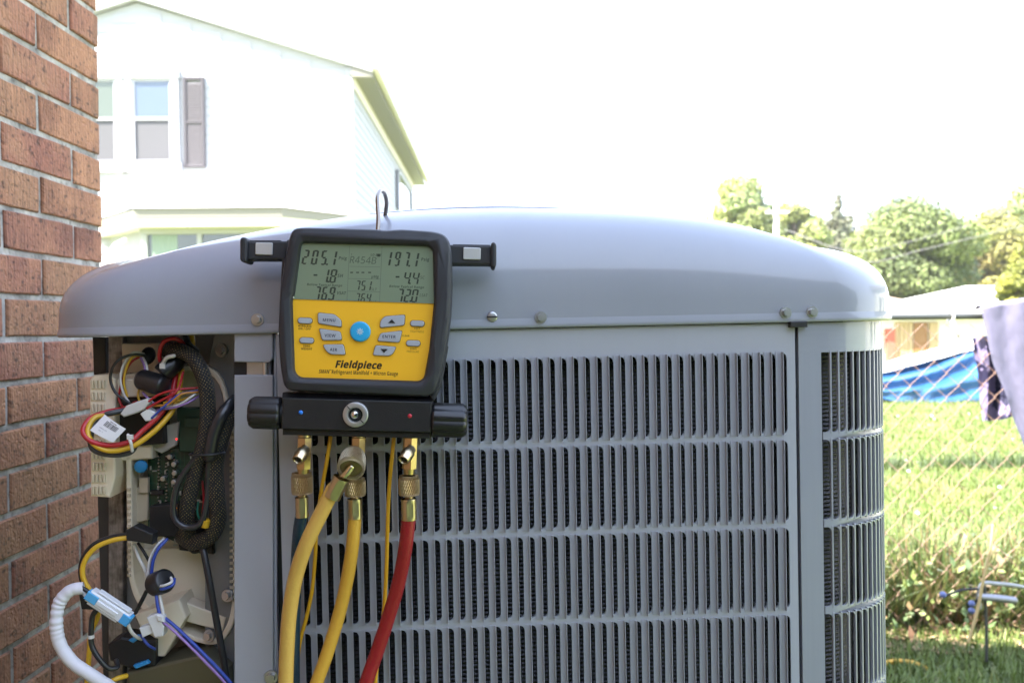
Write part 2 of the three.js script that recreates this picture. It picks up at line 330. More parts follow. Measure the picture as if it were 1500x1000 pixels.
// grille measures
const rowY = [], PITCH = 0.0932, SLOT = 0.0850;
{ const top = A(1154, 517).y; for (let k = 0; k < 10; k++) rowY.push([top - k * PITCH - SLOT, top - k * PITCH]); }
const yTop = ACH - 0.0008, yBase = 0.03;
function scalloped(x0, n, p, w, yb, yt, rx = 0.0040, r = 0.0056) {   // outline of one row of openings: every opening has two rounded corners at its right
  const top = [], bot = [];
  for (let i = 0; i < n; i++) {
    const a = x0 + i * p + w, b = x0 + (i + 1) * p, arc = (s) => [0, 0.35, 0.7, 1].map((t) => { const g = t * Math.PI / 2; return [b - rx + rx * Math.sin(g), s * r * (1 - Math.cos(g))]; });
    top.push([a - w * 0.5, yt]); for (const [x, d] of arc(1)) top.push([x, yt - d]); if (i < n - 1) top.push([b + w * 0.3, yt - r], [b + w * 0.3, yt]);
    bot.push([a - w * 0.5, yb]); for (const [x, d] of arc(1)) bot.push([x, yb + d]); if (i < n - 1) bot.push([b + w * 0.3, yb + r], [b + w * 0.3, yb]);
  }
  return { top, bot };
}
const slatProfile = (w) => new THREE.Shape([[0, -0.0009], [0, 0], [0.06, 0.0006], [0.17, 0.001], [0.37, 0.0012], [0.6, 0.001], [0.77, 0.0005], [0.89, -0.0003], [0.96, -0.0014], [1, -0.003], [1, -0.0054], [0.92, -0.0054], [0.84, -0.0016], [0.5, -0.0002], [0.16, -0.0008]].map(([x, z]) => V2(x * w, z)));
const slatGeo = (w, h) => toCreasedNormals(new THREE.ExtrudeGeometry(slatProfile(w), { depth: h, bevelEnabled: false }).rotateX(-Math.PI / 2), 0.8).translate(0, 0, 0);
{ // front panel
  const xa = A(409.5, 700).x, xb = A(1166.5, 620).x, x0 = A(434, 790).x, x1 = A(1154.5, 640).x, n = 42, p = (x1 - x0) / n, w = 0.0070;
  const outer = [V2(xa, yBase), V2(xb, yBase), V2(xb, yTop), V2(xa, yTop)], holes = [];
  for (const [yb, yt] of rowY) { const s = scalloped(x0, n, p, w, yb, yt); holes.push([...s.top.map(([x, y]) => V2(x, y)), ...s.bot.reverse().map(([x, y]) => V2(x, y))]); }
  const panel = mesh('grille_panel', slab(outer, 0, 0.003, 0, 1, holes), paintFlat, unit);
  // folded edges
  mesh('panel_flange', [cbox(xa, xa + 0.0012, yBase, yTop, -0.03, -0.003, 0.0003), cbox(xb - 0.0012, xb, yBase, yTop, -0.03, -0.0031, 0.0003), cbox(xa + 0.002, xb - 0.002, yTop - 0.0012, yTop + 0.0001, -0.03, -0.0032, 0.0003)], paintFlat, unit);
  mesh('panel_hem', new THREE.CylinderGeometry(0.0016, 0.0016, xb - xa, 8).rotateZ(Math.PI / 2).translate((xa + xb) / 2, yTop - 0.0015, -0.0012), paintFlat, unit);
  const g = slatGeo(w, SLOT + 0.003), low = [];
  for (let r = 0; r < rowY.length; r++) for (let i = 0; i < n; i++) {
    const x = x0 + i * p, y = rowY[r][0] - 0.0015;
    if (r < 5) { const s = mesh('slat', g, paintFlat, panel); s.position.set(x, y, 0); } else low.push([x, y]);
  }
  const im = new THREE.InstancedMesh(g, paintFlat, low.length), m = new THREE.Matrix4(); low.forEach(([x, y], i) => im.setMatrixAt(i, m.makeTranslation(x, y, 0))); im.name = 'lower_slats'; im.userData.kind = 'stuff'; im.castShadow = im.receiveShadow = true; panel.add(im);
  // black clip in the gap under the lid, over the seam
  const c = A(1168, 475, 0.001);
  mesh('clip', cbox(c.x - 0.0092, c.x + 0.0092, c.y - 0.0030, c.y + 0.0030, -0.006, 0.0066, 0.0006), M.black, unit);
}
// the right corner post, bent round the corner
const bend = (s, z) => { // s along the outer face from x = 0
  const a = Math.max(0, Math.min(Math.PI / 2, (s - BODY.x0) / BODY.R)), past = Math.max(0, s - BODY.x0 - BODY.R * Math.PI / 2), rad = BODY.R + z;
  return s <= BODY.x0 ? [s, z, 0] : [BODY.x0 + rad * Math.sin(a), -BODY.R + rad * Math.cos(a) - past, a];
};
function bendGeo(g) {
  const p = g.attributes.position, n = g.attributes.normal;
  for (let i = 0; i < p.count; i++) {
    const [x, z, a] = bend(p.getX(i), p.getZ(i)), nx = n.getX(i), nzv = n.getZ(i);
    p.setX(i, x); p.setZ(i, z); n.setX(i, nx * Math.cos(a) + nzv * Math.sin(a)); n.setZ(i, -nx * Math.sin(a) + nzv * Math.cos(a));
  }
  return g;
}
{
  const sA = A(1171.5, 620).x, sB = BODY.x0 + BODY.R * Math.PI / 2 + 0.02, s0 = A(1204.5, 620).x, p = 0.0091, n = 15, w = 0.0021, s1 = s0 + n * p;
  const bx = (a, b, y0, y1, z0, z1) => bendGeo(new THREE.BoxGeometry(b - a, y1 - y0, z1 - z0, Math.max(1, Math.ceil((b - a) / 0.004)), 1, 1).translate((a + b) / 2, (y0 + y1) / 2, (z0 + z1) / 2));
  const geos = [bx(sA, sB, rowY[0][1], yTop, -0.0025, 0), bx(sA, s0, yBase, rowY[0][1], -0.0025, 0), bx(s1, sB, yBase, rowY[0][1], -0.0025, 0)];
  geos.push(bx(s0, s1, yBase, rowY[9][0], -0.0025, 0));
  for (let r = 0; r < 9; r++) {
    const yb = rowY[r + 1][1], yt = rowY[r][0], up = scalloped(s0, n, p, w, yt, yt + 1).bot, dn = scalloped(s0, n, p, w, yb - 1, yb).top;
    geos.push(bendGeo(slab([...up.map(([x, y]) => V2(x, y)), ...dn.reverse().map(([x, y]) => V2(x, y))], 0, 0.0025)));
  }
  geos.push(bx(sA, sA + 0.0014, yBase, yTop, -0.02, -0.0026));
  const post = mesh('corner_panel', geos, paint, unit);
  const fin = cbox(0, w, 0, SLOT + 0.003, -0.0032, 0.0004, 0.0004), low = [];
  for (let r = 0; r < 10; r++) for (let i = 1; i < n; i++) {
    const [x, z, a] = bend(s0 + i * p, 0);
    if (r < 5) { const s = mesh('slat', fin, paint, post); s.position.set(x, rowY[r][0] - 0.0015, z); s.rotation.y = a; } else low.push([x, rowY[r][0] - 0.0015, z, a]);
  }
  const im = new THREE.InstancedMesh(fin, paint, low.length), o = new THREE.Object3D(); low.forEach(([x, y, z, a], i) => { o.position.set(x, y, z); o.rotation.y = a; o.updateMatrix(); im.setMatrixAt(i, o.matrix); }); im.name = 'lower_slats'; im.userData.kind = 'stuff'; im.castShadow = true; post.add(im);
  // side and back sheets
  mesh('light_block_plates', [cbox(A(412, 480, -0.04).x, BODY.x0, ACH - 0.03, ACH + 0.05, -0.040, -0.034, 0.001), cbox(BODY.xr - 0.04, BODY.xr - 0.034, ACH - 0.03, ACH + 0.05, -DEP + 0.06, -0.10, 0.001), cbox(BODY.xl + 0.06, BODY.xr - 0.06, ACH - 0.03, ACH + 0.05, -DEP + 0.04, -DEP + 0.046, 0.001)], M.black, unit);  // black plates added to block light leaking through the gap under the lid
  mesh('side_panel', [cbox(BODY.xr - 0.003, BODY.xr - 0.0005, yBase, yTop, -DEP + 0.05, -BODY.R - 0.021, 0.0005), cbox(BODY.xl + 0.05, BODY.xr - 0.05, yBase, yTop, -DEP, -DEP + 0.003, 0.0005), cbox(BODY.xl + 0.0, BODY.xl + 0.003, yBase, yTop, -DEP + 0.02, -0.30, 0.0005)], paintFlat, unit);
  mesh('base_pan', cbox(BODY.xl + 0.002, BODY.xr - 0.002, 0, yBase, -DEP + 0.002, -0.12, 0.002), paintFlat, unit);
  mesh('foot_rail', cbox(BODY.xl + 0.13, BODY.x0, 0, yBase - 0.001, -0.118, -0.004, 0.002), paintFlat, unit);
}
{ // the coil behind the grille: ridged all along, following the corner
  const xa = A(430, 700).x - 0.01, Rc = 0.058, xc = BODY.x0 - 0.004, zc = -0.024, pitch = 0.0047, n = Math.floor((yTop - 0.06) / pitch);
  const path = []; for (let i = 0; i <= 30; i++) path.push([lerp(xa, xc, i / 30), zc, 0, 1]);
  for (let i = 1; i <= 16; i++) { const a = i / 16 * Math.PI / 2; path.push([xc + Rc * Math.sin(a), zc - Rc + Rc * Math.cos(a), Math.sin(a), Math.cos(a)]); }
  for (let i = 1; i <= 10; i++) path.push([xc + Rc, zc - Rc - 0.06 * i, 1, 0]);
  const prof = [[0, 0.0], [0.22, 0.0016], [0.5, 0.0023], [0.78, 0.0016]], pos = [], idx = [], uv = [], K = path.length;
  let acc = 0; const ss = path.map((q, i) => (acc += i ? Math.hypot(q[0] - path[i - 1][0], q[1] - path[i - 1][1]) : 0));
  for (let r = 0; r < n; r++) for (const [f, d] of prof) { const y = 0.04 + (r + f) * pitch; path.forEach(([x, z, nx, nz2], i) => { pos.push(x + nx * d, y, z + nz2 * d); uv.push(ss[i], y); }); }
  for (let r = 0; r < n * 4 - 1; r++) for (let i = 0; i < K - 1; i++) { const a = r * K + i; idx.push(a, a + 1, a + K + 1, a, a + K + 1, a + K); }
  const g = new THREE.BufferGeometry(); g.setAttribute('position', new THREE.Float32BufferAttribute(pos, 3)); g.setAttribute('uv', new THREE.Float32BufferAttribute(uv, 2)); g.setIndex(idx); g.computeVertexNormals();
  const fins = dtex(128, 128, (i, j) => { const k = (i % 8 < 3 ? 0.15 : 0.9) * lerp(0.7, 1, lat[(i >> 3) * 97 + (j >> 3) * 31]); return [k, k, k]; }, false, [1 / 0.026, 1 / 0.026]);
  mesh('coil', g, std(lin(0.11, 0.11, 0.12), 0.26, 0.8, { bumpMap: fins, bumpScale: 0.0008, map: fins }), unit);
}

// ---------------------------------------------------------------- the open control corner of the unit
const galv = std(0xffffff, 0.5, 0.6, { map: dtex(256, 256, (i, j) => { const k = 0.50 + 0.42 * (tfbm(i / 256, j / 256, 14, 5) - 0.5) + 0.12 * (tn(i / 3, j / 20, 64) - 0.5); return [k, k * 0.99, k * 0.97]; }, true, [9, 9]) });
const polyA = (pts, z, depth, bevel = 0, segs = 1, r = 0) => { let q = pts.map(([x, y]) => A(x, y, z)); if (r) q = roundOff(q, r); return planarUV(slab(q, z, depth, bevel, segs)); };
const rect = (x0, x1, y0, y1) => [[x0, y1], [x1, y1], [x1, y0], [x0, y0]];
{
  // front post: upper bracket, steel tongue in the gap, long post
  const post = mesh('corner_post', polyA(rect(342.5, 399.5, 549, 1600), -0.0005, 0.004, 0.0012, 2), paintFlat, unit);
  mesh('post_bracket', [polyA([[342.5, 530], [394, 531], [399, 524], [399, 487], [342.5, 487]], 0.0004, 0.010, 0.0012, 2)], paintFlat, post);
  mesh('steel_tongue', [polyA(rect(361, 394, 528, 553), -0.006, 0.002, 0.0004), tube([A(389, 526, -0.005), A(389, 555, -0.005)], 0.0035, 4, 12)], M.zinc, post);
  mesh('dark_hole', polyA(rect(342, 361, 526, 553), -0.007, 0.004, 0), M.black, post);  // black patch stands for the shade inside a hole
  mesh('edge_strip', polyA(rect(400.5, 405, 484, 1600), -0.005, 0.006, 0.0008), paintFlat, unit);
  mesh('post_flange', [cbox(A(398, 700, -0.004).x, A(399.4, 700, -0.004).x, yBase, yTop, -0.05, -0.0052, 0.0003)], paintFlat, unit);
  // black sheet put in for the dark of the gap between post and grille
  mesh('gap_shade_sheet', cbox(A(392, 700, -0.02).x, A(438, 700, -0.02).x, yBase, yTop, -0.026, -0.0135, 0.0005), M.black, unit);
  bolts(A(397, 991, 0.0), 0.0048);
  // the sheet metal behind
  const dark = phys(lin(0.22, 0.225, 0.235), 0.4, 0.4);
  mesh('partition', polyA(rect(170, 362, 486, 1600), -0.105, 0.003), std(lin(0.30, 0.27, 0.24), 0.7), unit);
  const wallP = mesh('inner_plate', [polyA([[314, 487], [346, 487], [346, 1600], [300, 1600], [300, 940], [300, 560]], -0.057, 0.002, 0.0004)], dark, unit);
  bolts(A(324, 513, -0.056), 0.005, V3(-0.3, 0, 1), unit);
  mesh('steel_upright', [polyA(rect(158, 180, 486, 1600), -0.092, 0.010, 0.001)], galv, unit);
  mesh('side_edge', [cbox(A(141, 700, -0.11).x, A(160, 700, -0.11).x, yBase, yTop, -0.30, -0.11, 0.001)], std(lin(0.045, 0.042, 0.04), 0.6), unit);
  // cream plastic tray: back, raised rim with ribs
  const tray = new THREE.Group(); tray.name = 'control_tray'; unit.add(tray);
  const outline = (d, z) => roundOff([[183 + d, 548 + d], [322 - d * 0.5, 530 + d], [347 - d, 640], [350 - d, 880], [340 - d, 925 - d * 0.6], [315 - d * 0.4, 948 - d], [262, 930 - d], [205 + d, 893 - d], [188 + d, 850]].map(([x, y]) => A(x, y, z)), [0.004, 0.03, 0.03, 0.03, 0.02, 0.02, 0.02, 0.03, 0.02]).reverse();
  mesh('tray_back', planarUV(slab(outline(3, -0.082), -0.084, 0.004)), M.cream, tray);
  mesh('tray_rim', planarUV(slab(outline(0, -0.055), -0.052, 0.034, 0.0015, 2, [outline(8, -0.055).reverse()])), M.cream, tray);
  const ribs = [];
  for (let k = 0; k < 34; k++) { const y = 600 + k * 9; if (y > 880) break; ribs.push(...[A(338.5, y, -0.050)].map((p) => cbox(p.x - 0.0022, p.x + 0.0022, p.y - 0.0016, p.y + 0.0016, -0.0525, -0.0505, 0.0004))); if (y > 715 && y < 850) { const p = A(187.5, y, -0.050); ribs.push(cbox(p.x - 0.002, p.x + 0.002, p.y - 0.0016, p.y + 0.0016, -0.0525, -0.0505, 0.0004)); } }
  mesh('tray_ribs', ribs, M.darkCream, tray);
  // pockets and walls inside the tray
  mesh('tray_step', [polyA([[196, 805], [330, 800], [333, 880], [262, 925], [205, 885]], -0.078, 0.004, 0.001)], M.cream, tray);
  mesh('tray_block', [polyA([[196, 900], [262, 878], [272, 905], [240, 962], [228, 962], [224, 934], [205, 921]], -0.040, 0.04, 0.002, 2)], M.cream, tray);
  mesh('tray_ledge', [polyA([[262, 878], [330, 905], [325, 925], [270, 910]], -0.055, 0.02, 0.0015, 2)], M.cream, tray);
  mesh('tray_ramp', [polyA([[186, 716], [216, 712], [216, 762], [188, 768]], -0.066, 0.01, 0.001), polyA([[168, 668], [206, 668], [206, 712], [168, 716]], -0.072, 0.008, 0.001), polyA([[203, 700], [216, 700], [216, 722], [203, 722]], -0.062, 0.006, 0.0005)], M.darkCream, tray);
  mesh('tray_shelf', [polyA([[178, 503], [231, 503], [231, 546], [178, 546]], -0.074, 0.02, 0.001, 1, 0.002), polyA(rect(224, 232, 503, 552), -0.068, 0.02, 0.001)], M.cream, tray);
  // vented box at the left, its slotted side towards the wall
  const vb = mesh('vented_box', [polyA([[132, 727], [160, 729], [168, 700], [168, 556], [160, 548], [136, 549], [130, 558]], -0.036, 0.05, 0.002, 2), polyA([[156, 556], [236, 553], [236, 580], [156, 583]], -0.042, 0.03, 0.002, 2), polyA([[160, 586], [168, 586], [168, 660], [160, 660]], -0.040, 0.03, 0.001), polyA([[168, 640], [222, 640], [222, 672], [168, 676]], -0.052, 0.03, 0.0015)], M.cream, unit);
  const vents = [];
  for (let r = 0; r < 10; r++) for (let c = 0; c < 4; c++) { const p = A(135.5 + c * 5.4 + (r > 6 ? 1 : 0), 563 + r * 17.2, -0.0355); vents.push(cbox(p.x - 0.0012, p.x + 0.0012, p.y - 0.0042, p.y + 0.0042, -0.037, -0.0335, 0.0005)); }
  mesh('vent_ribs', vents, std(lin(0.60, 0.51, 0.37), 0.55), vb);
  mesh('dark_opening', [polyA([[161, 584], [236, 576], [240, 650], [168, 656]], -0.0475, 0.02, 0.001)], M.black, vb);  // black slab, the shade of the opening put into its colour
  // circuit board with its components
  const pcbM = phys(lin(0.03, 0.12, 0.06), 0.35, 0, { map: dtex(256, 256, (i, j) => { const t = (i % 16 < 2 && tn(i / 16, j / 40, 64) > 0.5) || (j % 21 < 2 && tn(i / 40, j / 21, 64) > 0.55) ? 0.9 : 0.62; return [t, t, t]; }, true, [14, 14]) });
  const board = mesh('circuit_board', [polyA([[216, 662], [262, 655], [262, 596], [330, 596], [330, 828], [216, 775]], -0.070, 0.0022, 0.0003)], pcbM, unit);
  const rc = (n, f) => Array.from({ length: n }, f);
  mesh('resistors', rc(46, () => { const p = A(rr(220, 322), rr(664, 800), -0.068); return rnd() < 0.5 ? cbox(p.x - 0.0022, p.x + 0.0022, p.y - 0.0008, p.y + 0.0008, p.z - 0.001, p.z + 0.0012, 0.0003) : cbox(p.x - 0.0008, p.x + 0.0008, p.y - 0.0022, p.y + 0.0022, p.z - 0.001, p.z + 0.0012, 0.0003); }), std(lin(0.42, 0.40, 0.34), 0.5), board);
  mesh('chips', rc(9, () => { const p = A(rr(222, 320), rr(668, 790), -0.068), a = rr(0.003, 0.007), b = rr(0.002, 0.004); return cbox(p.x - a, p.x + a, p.y - b, p.y + b, p.z - 0.002, p.z + 0.002, 0.0004); }), M.black, board);
  mesh('pins', rc(60, (_, k) => { const p = A(232 + (k % 3) * 11 + (k % 2), 668 + Math.floor(k / 3) * 5, -0.068); return cbox(p.x - 0.0009, p.x + 0.0009, p.y - 0.0006, p.y + 0.0006, p.z - 0.001, p.z + 0.0018, 0.0002); }), M.zinc, board);
  mesh('pin_row', rc(18, (_, k) => { const p = A(258 + k * 2.1, 620 + k * 0.3, -0.066); return cbox(p.x - 0.0005, p.x + 0.0005, p.y - 0.0006, p.y + 0.0006, p.z - 0.004, p.z + 0.003, 0.0002); }), M.zinc, board);
  for (const [x, y] of [[250, 668], [256, 679], [257, 692], [240, 700], [256, 705]]) { const p = A(x, y, -0.066); mesh('round_capacitor', along(lathe([[0, 0.005], [0.0024, 0.0049], [0.0029, 0.0043], [0.0029, -0.004]], 14), p, V3(0, 0, 1)), M.zinc, board); }
  mesh('header', [polyA([[258, 596], [300, 600], [300, 662], [262, 662]], -0.062, 0.008, 0.001), polyA([[270, 612], [294, 612], [294, 626], [270, 626]], -0.056, 0.006, 0.0006)], phys(lin(0.02, 0.06, 0.035), 0.4), board);
  mesh('disc_capacitor', along(lathe([[0, 0.004], [0.0052, 0.0036], [0.0068, 0.0018], [0.0068, -0.0018], [0.0052, -0.004]], 24), A(206, 683, -0.055), V3(0.25, 0, 1)), std(lin(0.02, 0.24, 0.56), 0.45), board, { label: 'bright blue disc shaped capacitor' });
  mesh('relay', [polyA([[218, 742], [262, 738], [262, 786], [218, 786]], -0.052, 0.02, 0.001), polyA([[255, 768], [310, 772], [312, 812], [262, 806]], -0.050, 0.02, 0.001)], M.black, board);
  for (const [x, y, c] of [[258, 643, [0.9, 0.03, 0.03]], [257, 738, [0.9, 0.25, 0.02]], [257, 744, [0.9, 0.25, 0.02]], [289, 803, [0.9, 0.25, 0.02]]]) { const m = std(lin(...c), 0.4); m.emissive = lin(...c); m.emissiveIntensity = 0.25; mesh('indicator', new THREE.SphereGeometry(0.0012, 8, 6).translate(...A(x, y, -0.046).toArray()), m, board); }
  // white foil insulation by the vented box
  mesh('insulation', [polyA([[214, 655], [228, 628], [262, 617], [258, 652], [236, 664]], -0.058, 0.004, 0.001)], std(lin(0.5, 0.48, 0.44), 0.5), tray);
  // lower terminal parts
  const tb = mesh('terminal_block', [polyA([[156, 945], [176, 934], [226, 940], [226, 976], [190, 980], [160, 968]], -0.030, 0.03, 0.002)], M.black, unit);
  mesh('terminal', [polyA([[187, 938], [199, 931], [206, 934], [194, 942]], -0.024, 0.006, 0.0008), polyA([[194, 975], [214, 968], [218, 972], [198, 980]], -0.024, 0.006, 0.0008)], std(lin(0.03, 0.25, 0.55), 0.4), tb);
  mesh('filter_box', [polyA([[184, 985], [300, 958], [330, 985], [330, 1300], [190, 1300]], -0.03, 0.05, 0.003, 2)], std(lin(0.13, 0.12, 0.075), 0.45, 0.5), unit);
  bolts(A(333, 872, -0.05), 0.0046, V3(-0.25, 0.1, 1), unit); bolts(A(306, 931, -0.05), 0.0046, V3(-0.3, 0.1, 1), unit);
}

// ---------------------------------------------------------------- loose cables in the control corner
function acThing(name, label, category, p0, group) {     // a thing that hangs in the unit's frame, its origin at p0
  const T = thing(name, label, category, group), f = AC.sub(p0); f.at(T);
  T.userData.f = f; return { T, f, P: (x, y, z) => AC.pt(x, y, z).sub(p0), path: (l) => l.map(([x, y, z]) => AC.pt(x, y, z).sub(p0)) };
}
const wireM = (r, g, b, rough = 0.42) => phys(lin(r, g, b), rough, 0, { clearcoat: 0.25, clearcoatRoughness: 0.3 });
const W = { red: wireM(0.42, 0.012, 0.018), yellow: wireM(0.62, 0.36, 0.018), black: wireM(0.014, 0.014, 0.016), grey: wireM(0.05, 0.05, 0.055), white: wireM(0.62, 0.60, 0.58), blue: wireM(0.02, 0.055, 0.34), orange: wireM(0.5, 0.2, 0.02), purple: wireM(0.28, 0.16, 0.42), green: wireM(0.02, 0.2, 0.13) };
const braid = std(0xffffff, 0.5, 0, {
  map: dtex(256, 256, (i, j) => { const a = (i + j) % 32, b = (i - j + 512) % 32, v = lat[((i >> 4) * 131 + (j >> 4) * 17) & 65535]; const gold = a < 9 && b < 9 && v > 0.3; const k = 0.05 + 0.10 * (a < 16 ? 1 : 0.4) * (b < 16 ? 1 : 0.5); return gold ? [0.72, 0.62, 0.36] : [k, k, k * 1.05]; }, true, [1 / 0.030, 1 / 0.030]),
  bumpMap: dtex(128, 128, (i, j) => { const k = ((i + j) % 16 < 8 ? 0.6 : 0.2) + ((i - j + 256) % 16 < 8 ? 0.35 : 0); return [k, k, k]; }, false, [1 / 0.014, 1 / 0.014]), bumpScale: 0.0006,
});
{
  const a = acThing('wire_loom', 'thick black braided cable sleeve with gold flecks arching down from the lid', 'cable', A(250, 515, -0.03));
  mesh('sleeve', tube(a.path([[243, 512, -0.045], [258, 512, -0.03], [282, 524, -0.022], [299, 556, -0.018], [304, 600, -0.018], [298, 650, -0.018], [284, 700, -0.02], [274, 745, -0.022], [276, 785, -0.034], [286, 800, -0.045]]), 0.0080, 90, 18), braid, a.T);
  mesh('end_wrap', along(lathe([[0.0001, 0.013], [0.010, 0.013], [0.0108, 0.011], [0.0108, -0.013], [0.0001, -0.013]], 22), a.P(250, 535, -0.036), V3(-0.85, -0.9, 0.4)), M.gloss, a.T);
  mesh('cable_tie', [tube(a.path([[236, 536, -0.03], [244, 524, -0.022], [254, 521, -0.020]]), 0.0022, 12, 8), cbox(-0.003, 0.003, -0.003, 0.003, -0.002, 0.002, 0.0005).translate(...a.P(238, 536, -0.025).toArray())], W.white, a.T);
  mesh('red_wire', tube(a.path([[238, 540, -0.04], [233, 520, -0.03], [240, 500, -0.026], [256, 496, -0.03], [269, 504, -0.036], [272, 516, -0.045]]), 0.0022), W.red, a.T);
  mesh('yellow_wire', tube(a.path([[279, 486, -0.05], [282, 500, -0.04], [281, 518, -0.045]]), 0.0026), W.yellow, a.T);
  mesh('black_wire', tube(a.path([[270, 486, -0.05], [275, 502, -0.036], [288, 514, -0.045]]), 0.003), W.black, a.T);
}
{
  const a = acThing('wire_loom', 'black braided cable sleeve looping low, entering behind the steel corner post', 'cable', A(318, 640, -0.03));
  mesh('sleeve', tube(a.path([[352, 588, -0.030], [340, 602, -0.024], [325, 635, -0.020], [315, 680, -0.018], [317, 730, -0.018], [318, 765, -0.022], [304, 788, -0.026], [282, 793, -0.034], [268, 786, -0.05]]), 0.0088, 90, 18), braid, a.T);
  mesh('smooth_sleeve', tube(a.path([[350, 578, -0.030], [336, 588, -0.018], [318, 612, -0.012], [309, 645, -0.010], [305, 690, -0.012], [303, 735, -0.014], [292, 768, -0.014], [272, 772, -0.014], [256, 760, -0.014], [254, 735, -0.014], [262, 705, -0.014], [276, 684, -0.014], [290, 668, -0.014]]), 0.0032, 90, 12), wireM(0.022, 0.023, 0.028, 0.3), a.T);
  mesh('flat_sleeve', tube(a.path([[344, 586, -0.026], [326, 606, -0.013], [312, 640, -0.009], [307, 668, -0.008]]), 0.0068, 40, 14), wireM(0.018, 0.019, 0.023, 0.3), a.T);
  mesh('cable_tie', [new THREE.TorusGeometry(0.0125, 0.0014, 8, 30).scale(1.35, 1, 1).rotateX(Math.PI / 2).translate(...a.P(303, 664, -0.012).toArray())], M.black, a.T);
  mesh('red_wire', tube(a.path([[296, 705, -0.03], [298, 735, -0.028], [294, 770, -0.03]]), 0.0013), W.red, a.T);
  mesh('green_wire', tube(a.path([[290, 735, -0.03], [289, 752, -0.028], [296, 768, -0.03]]), 0.0011), W.green, a.T);
  mesh('yellow_tab', along(new THREE.CylinderGeometry(0.0042, 0.0042, 0.008, 14), a.P(301, 766, -0.016), V3(0.3, 1, 0.2)), W.yellow, a.T);
}
{
  const a = acThing('wire_loop', 'loop of thick red, yellow and black wires with white barcode tag', 'cable', A(165, 640, -0.01));
  const loop = (o, z) => [[266, 545 + o, -0.045], [258, 585 + o, -0.03], [240, 612 + o, -0.02], [215, 635 + o, -0.012], [190, 650 + o, -0.006 + z], [160, 655 + o, -0.002 + z], [133, 648 + o * 0.8, 0.0 + z], [122, 632 + o * 0.2, -0.002 + z], [132, 613 - o * 0.2, -0.01 + z], [155, 604, -0.018], [185, 598, -0.03], [200, 590, -0.045]];
  mesh('red_wire', tube(loop(-3, 0.001).map(([x, y, z], i) => a.P(x - (i < 4 ? 8 : 1), y, z)), 0.0027, 110, 12), W.red, a.T);
  mesh('yellow_wire', tube(loop(5, 0).map(([x, y, z], i) => a.P(x + (i > 5 && i < 9 ? 6 : 0), y - (i < 1 ? 8 : 0) + (i > 8 ? 3 : 0), z)), 0.0028, 110, 12), W.yellow, a.T);
  mesh('black_wire', tube(loop(11, -0.005).map(([x, y, z], i) => a.P(x + (i > 6 ? 11 : i < 4 ? -12 : 2), y + (i < 4 ? -9 : 0), z - 0.001)), 0.0029, 110, 12), W.grey, a.T);
  // tag: a folded flag label with printed bars
  const f = new Frame(a.f.m), tagTex = ctex(canvas(256, 160, (c) => {
    c.fillStyle = '#e9e9ee'; c.fillRect(0, 0, 256, 160); c.fillStyle = '#23232a';
    let x = 66; while (x < 206) { const w = 2 + Math.floor(rnd() * 5); c.fillRect(x, 26, w, 46); x += w + 2 + Math.floor(rnd() * 4); }
    c.font = 'bold 15px sans-serif'; c.fillText('VR20-4150', 92, 21); c.font = '13px sans-serif'; c.fillStyle = '#70707c'; c.fillText('HARNESS ASSY', 50, 104); c.fillText('0924 - 11', 62, 126);
  }));
  const P = (x, y, z) => a.P(x, y, z);
  const cs = [P(131, 630, 0.001), P(165, 648, 0.004), P(184, 628, 0.004), P(153, 607, 0.0)];
  const flag = grid(8, 5, (u, v) => { const p = cs[0].clone().lerp(cs[1], u).lerp(cs[3].clone().lerp(cs[2], u), v); p.z += 0.0016 * Math.sin(u * 3.1); return p.toArray(); });
  mesh('label_tag', flag, std(0xffffff, 0.55, 0, { map: tagTex }), a.T);
  mesh('cable_tie', [tube([P(187, 637, 0.002), P(191, 648, 0.005), P(193, 660, 0.001)], 0.0017, 10, 8), cbox(-0.0028, 0.0028, -0.0024, 0.0024, -0.002, 0.002, 0.0005).translate(...P(190, 640, 0.004).toArray())], W.white, a.T);
  mesh('connector', [polyA([[175, 606], [184, 594], [200, 588], [216, 583], [218, 590], [210, 600], [196, 606], [180, 611]], -0.014, 0.012, 0.0015, 2).translate(...A(165, 640, -0.01).negate().toArray())], phys(lin(0.66, 0.64, 0.62), 0.3, 0, { transmission: 0.15 }), a.T);
}
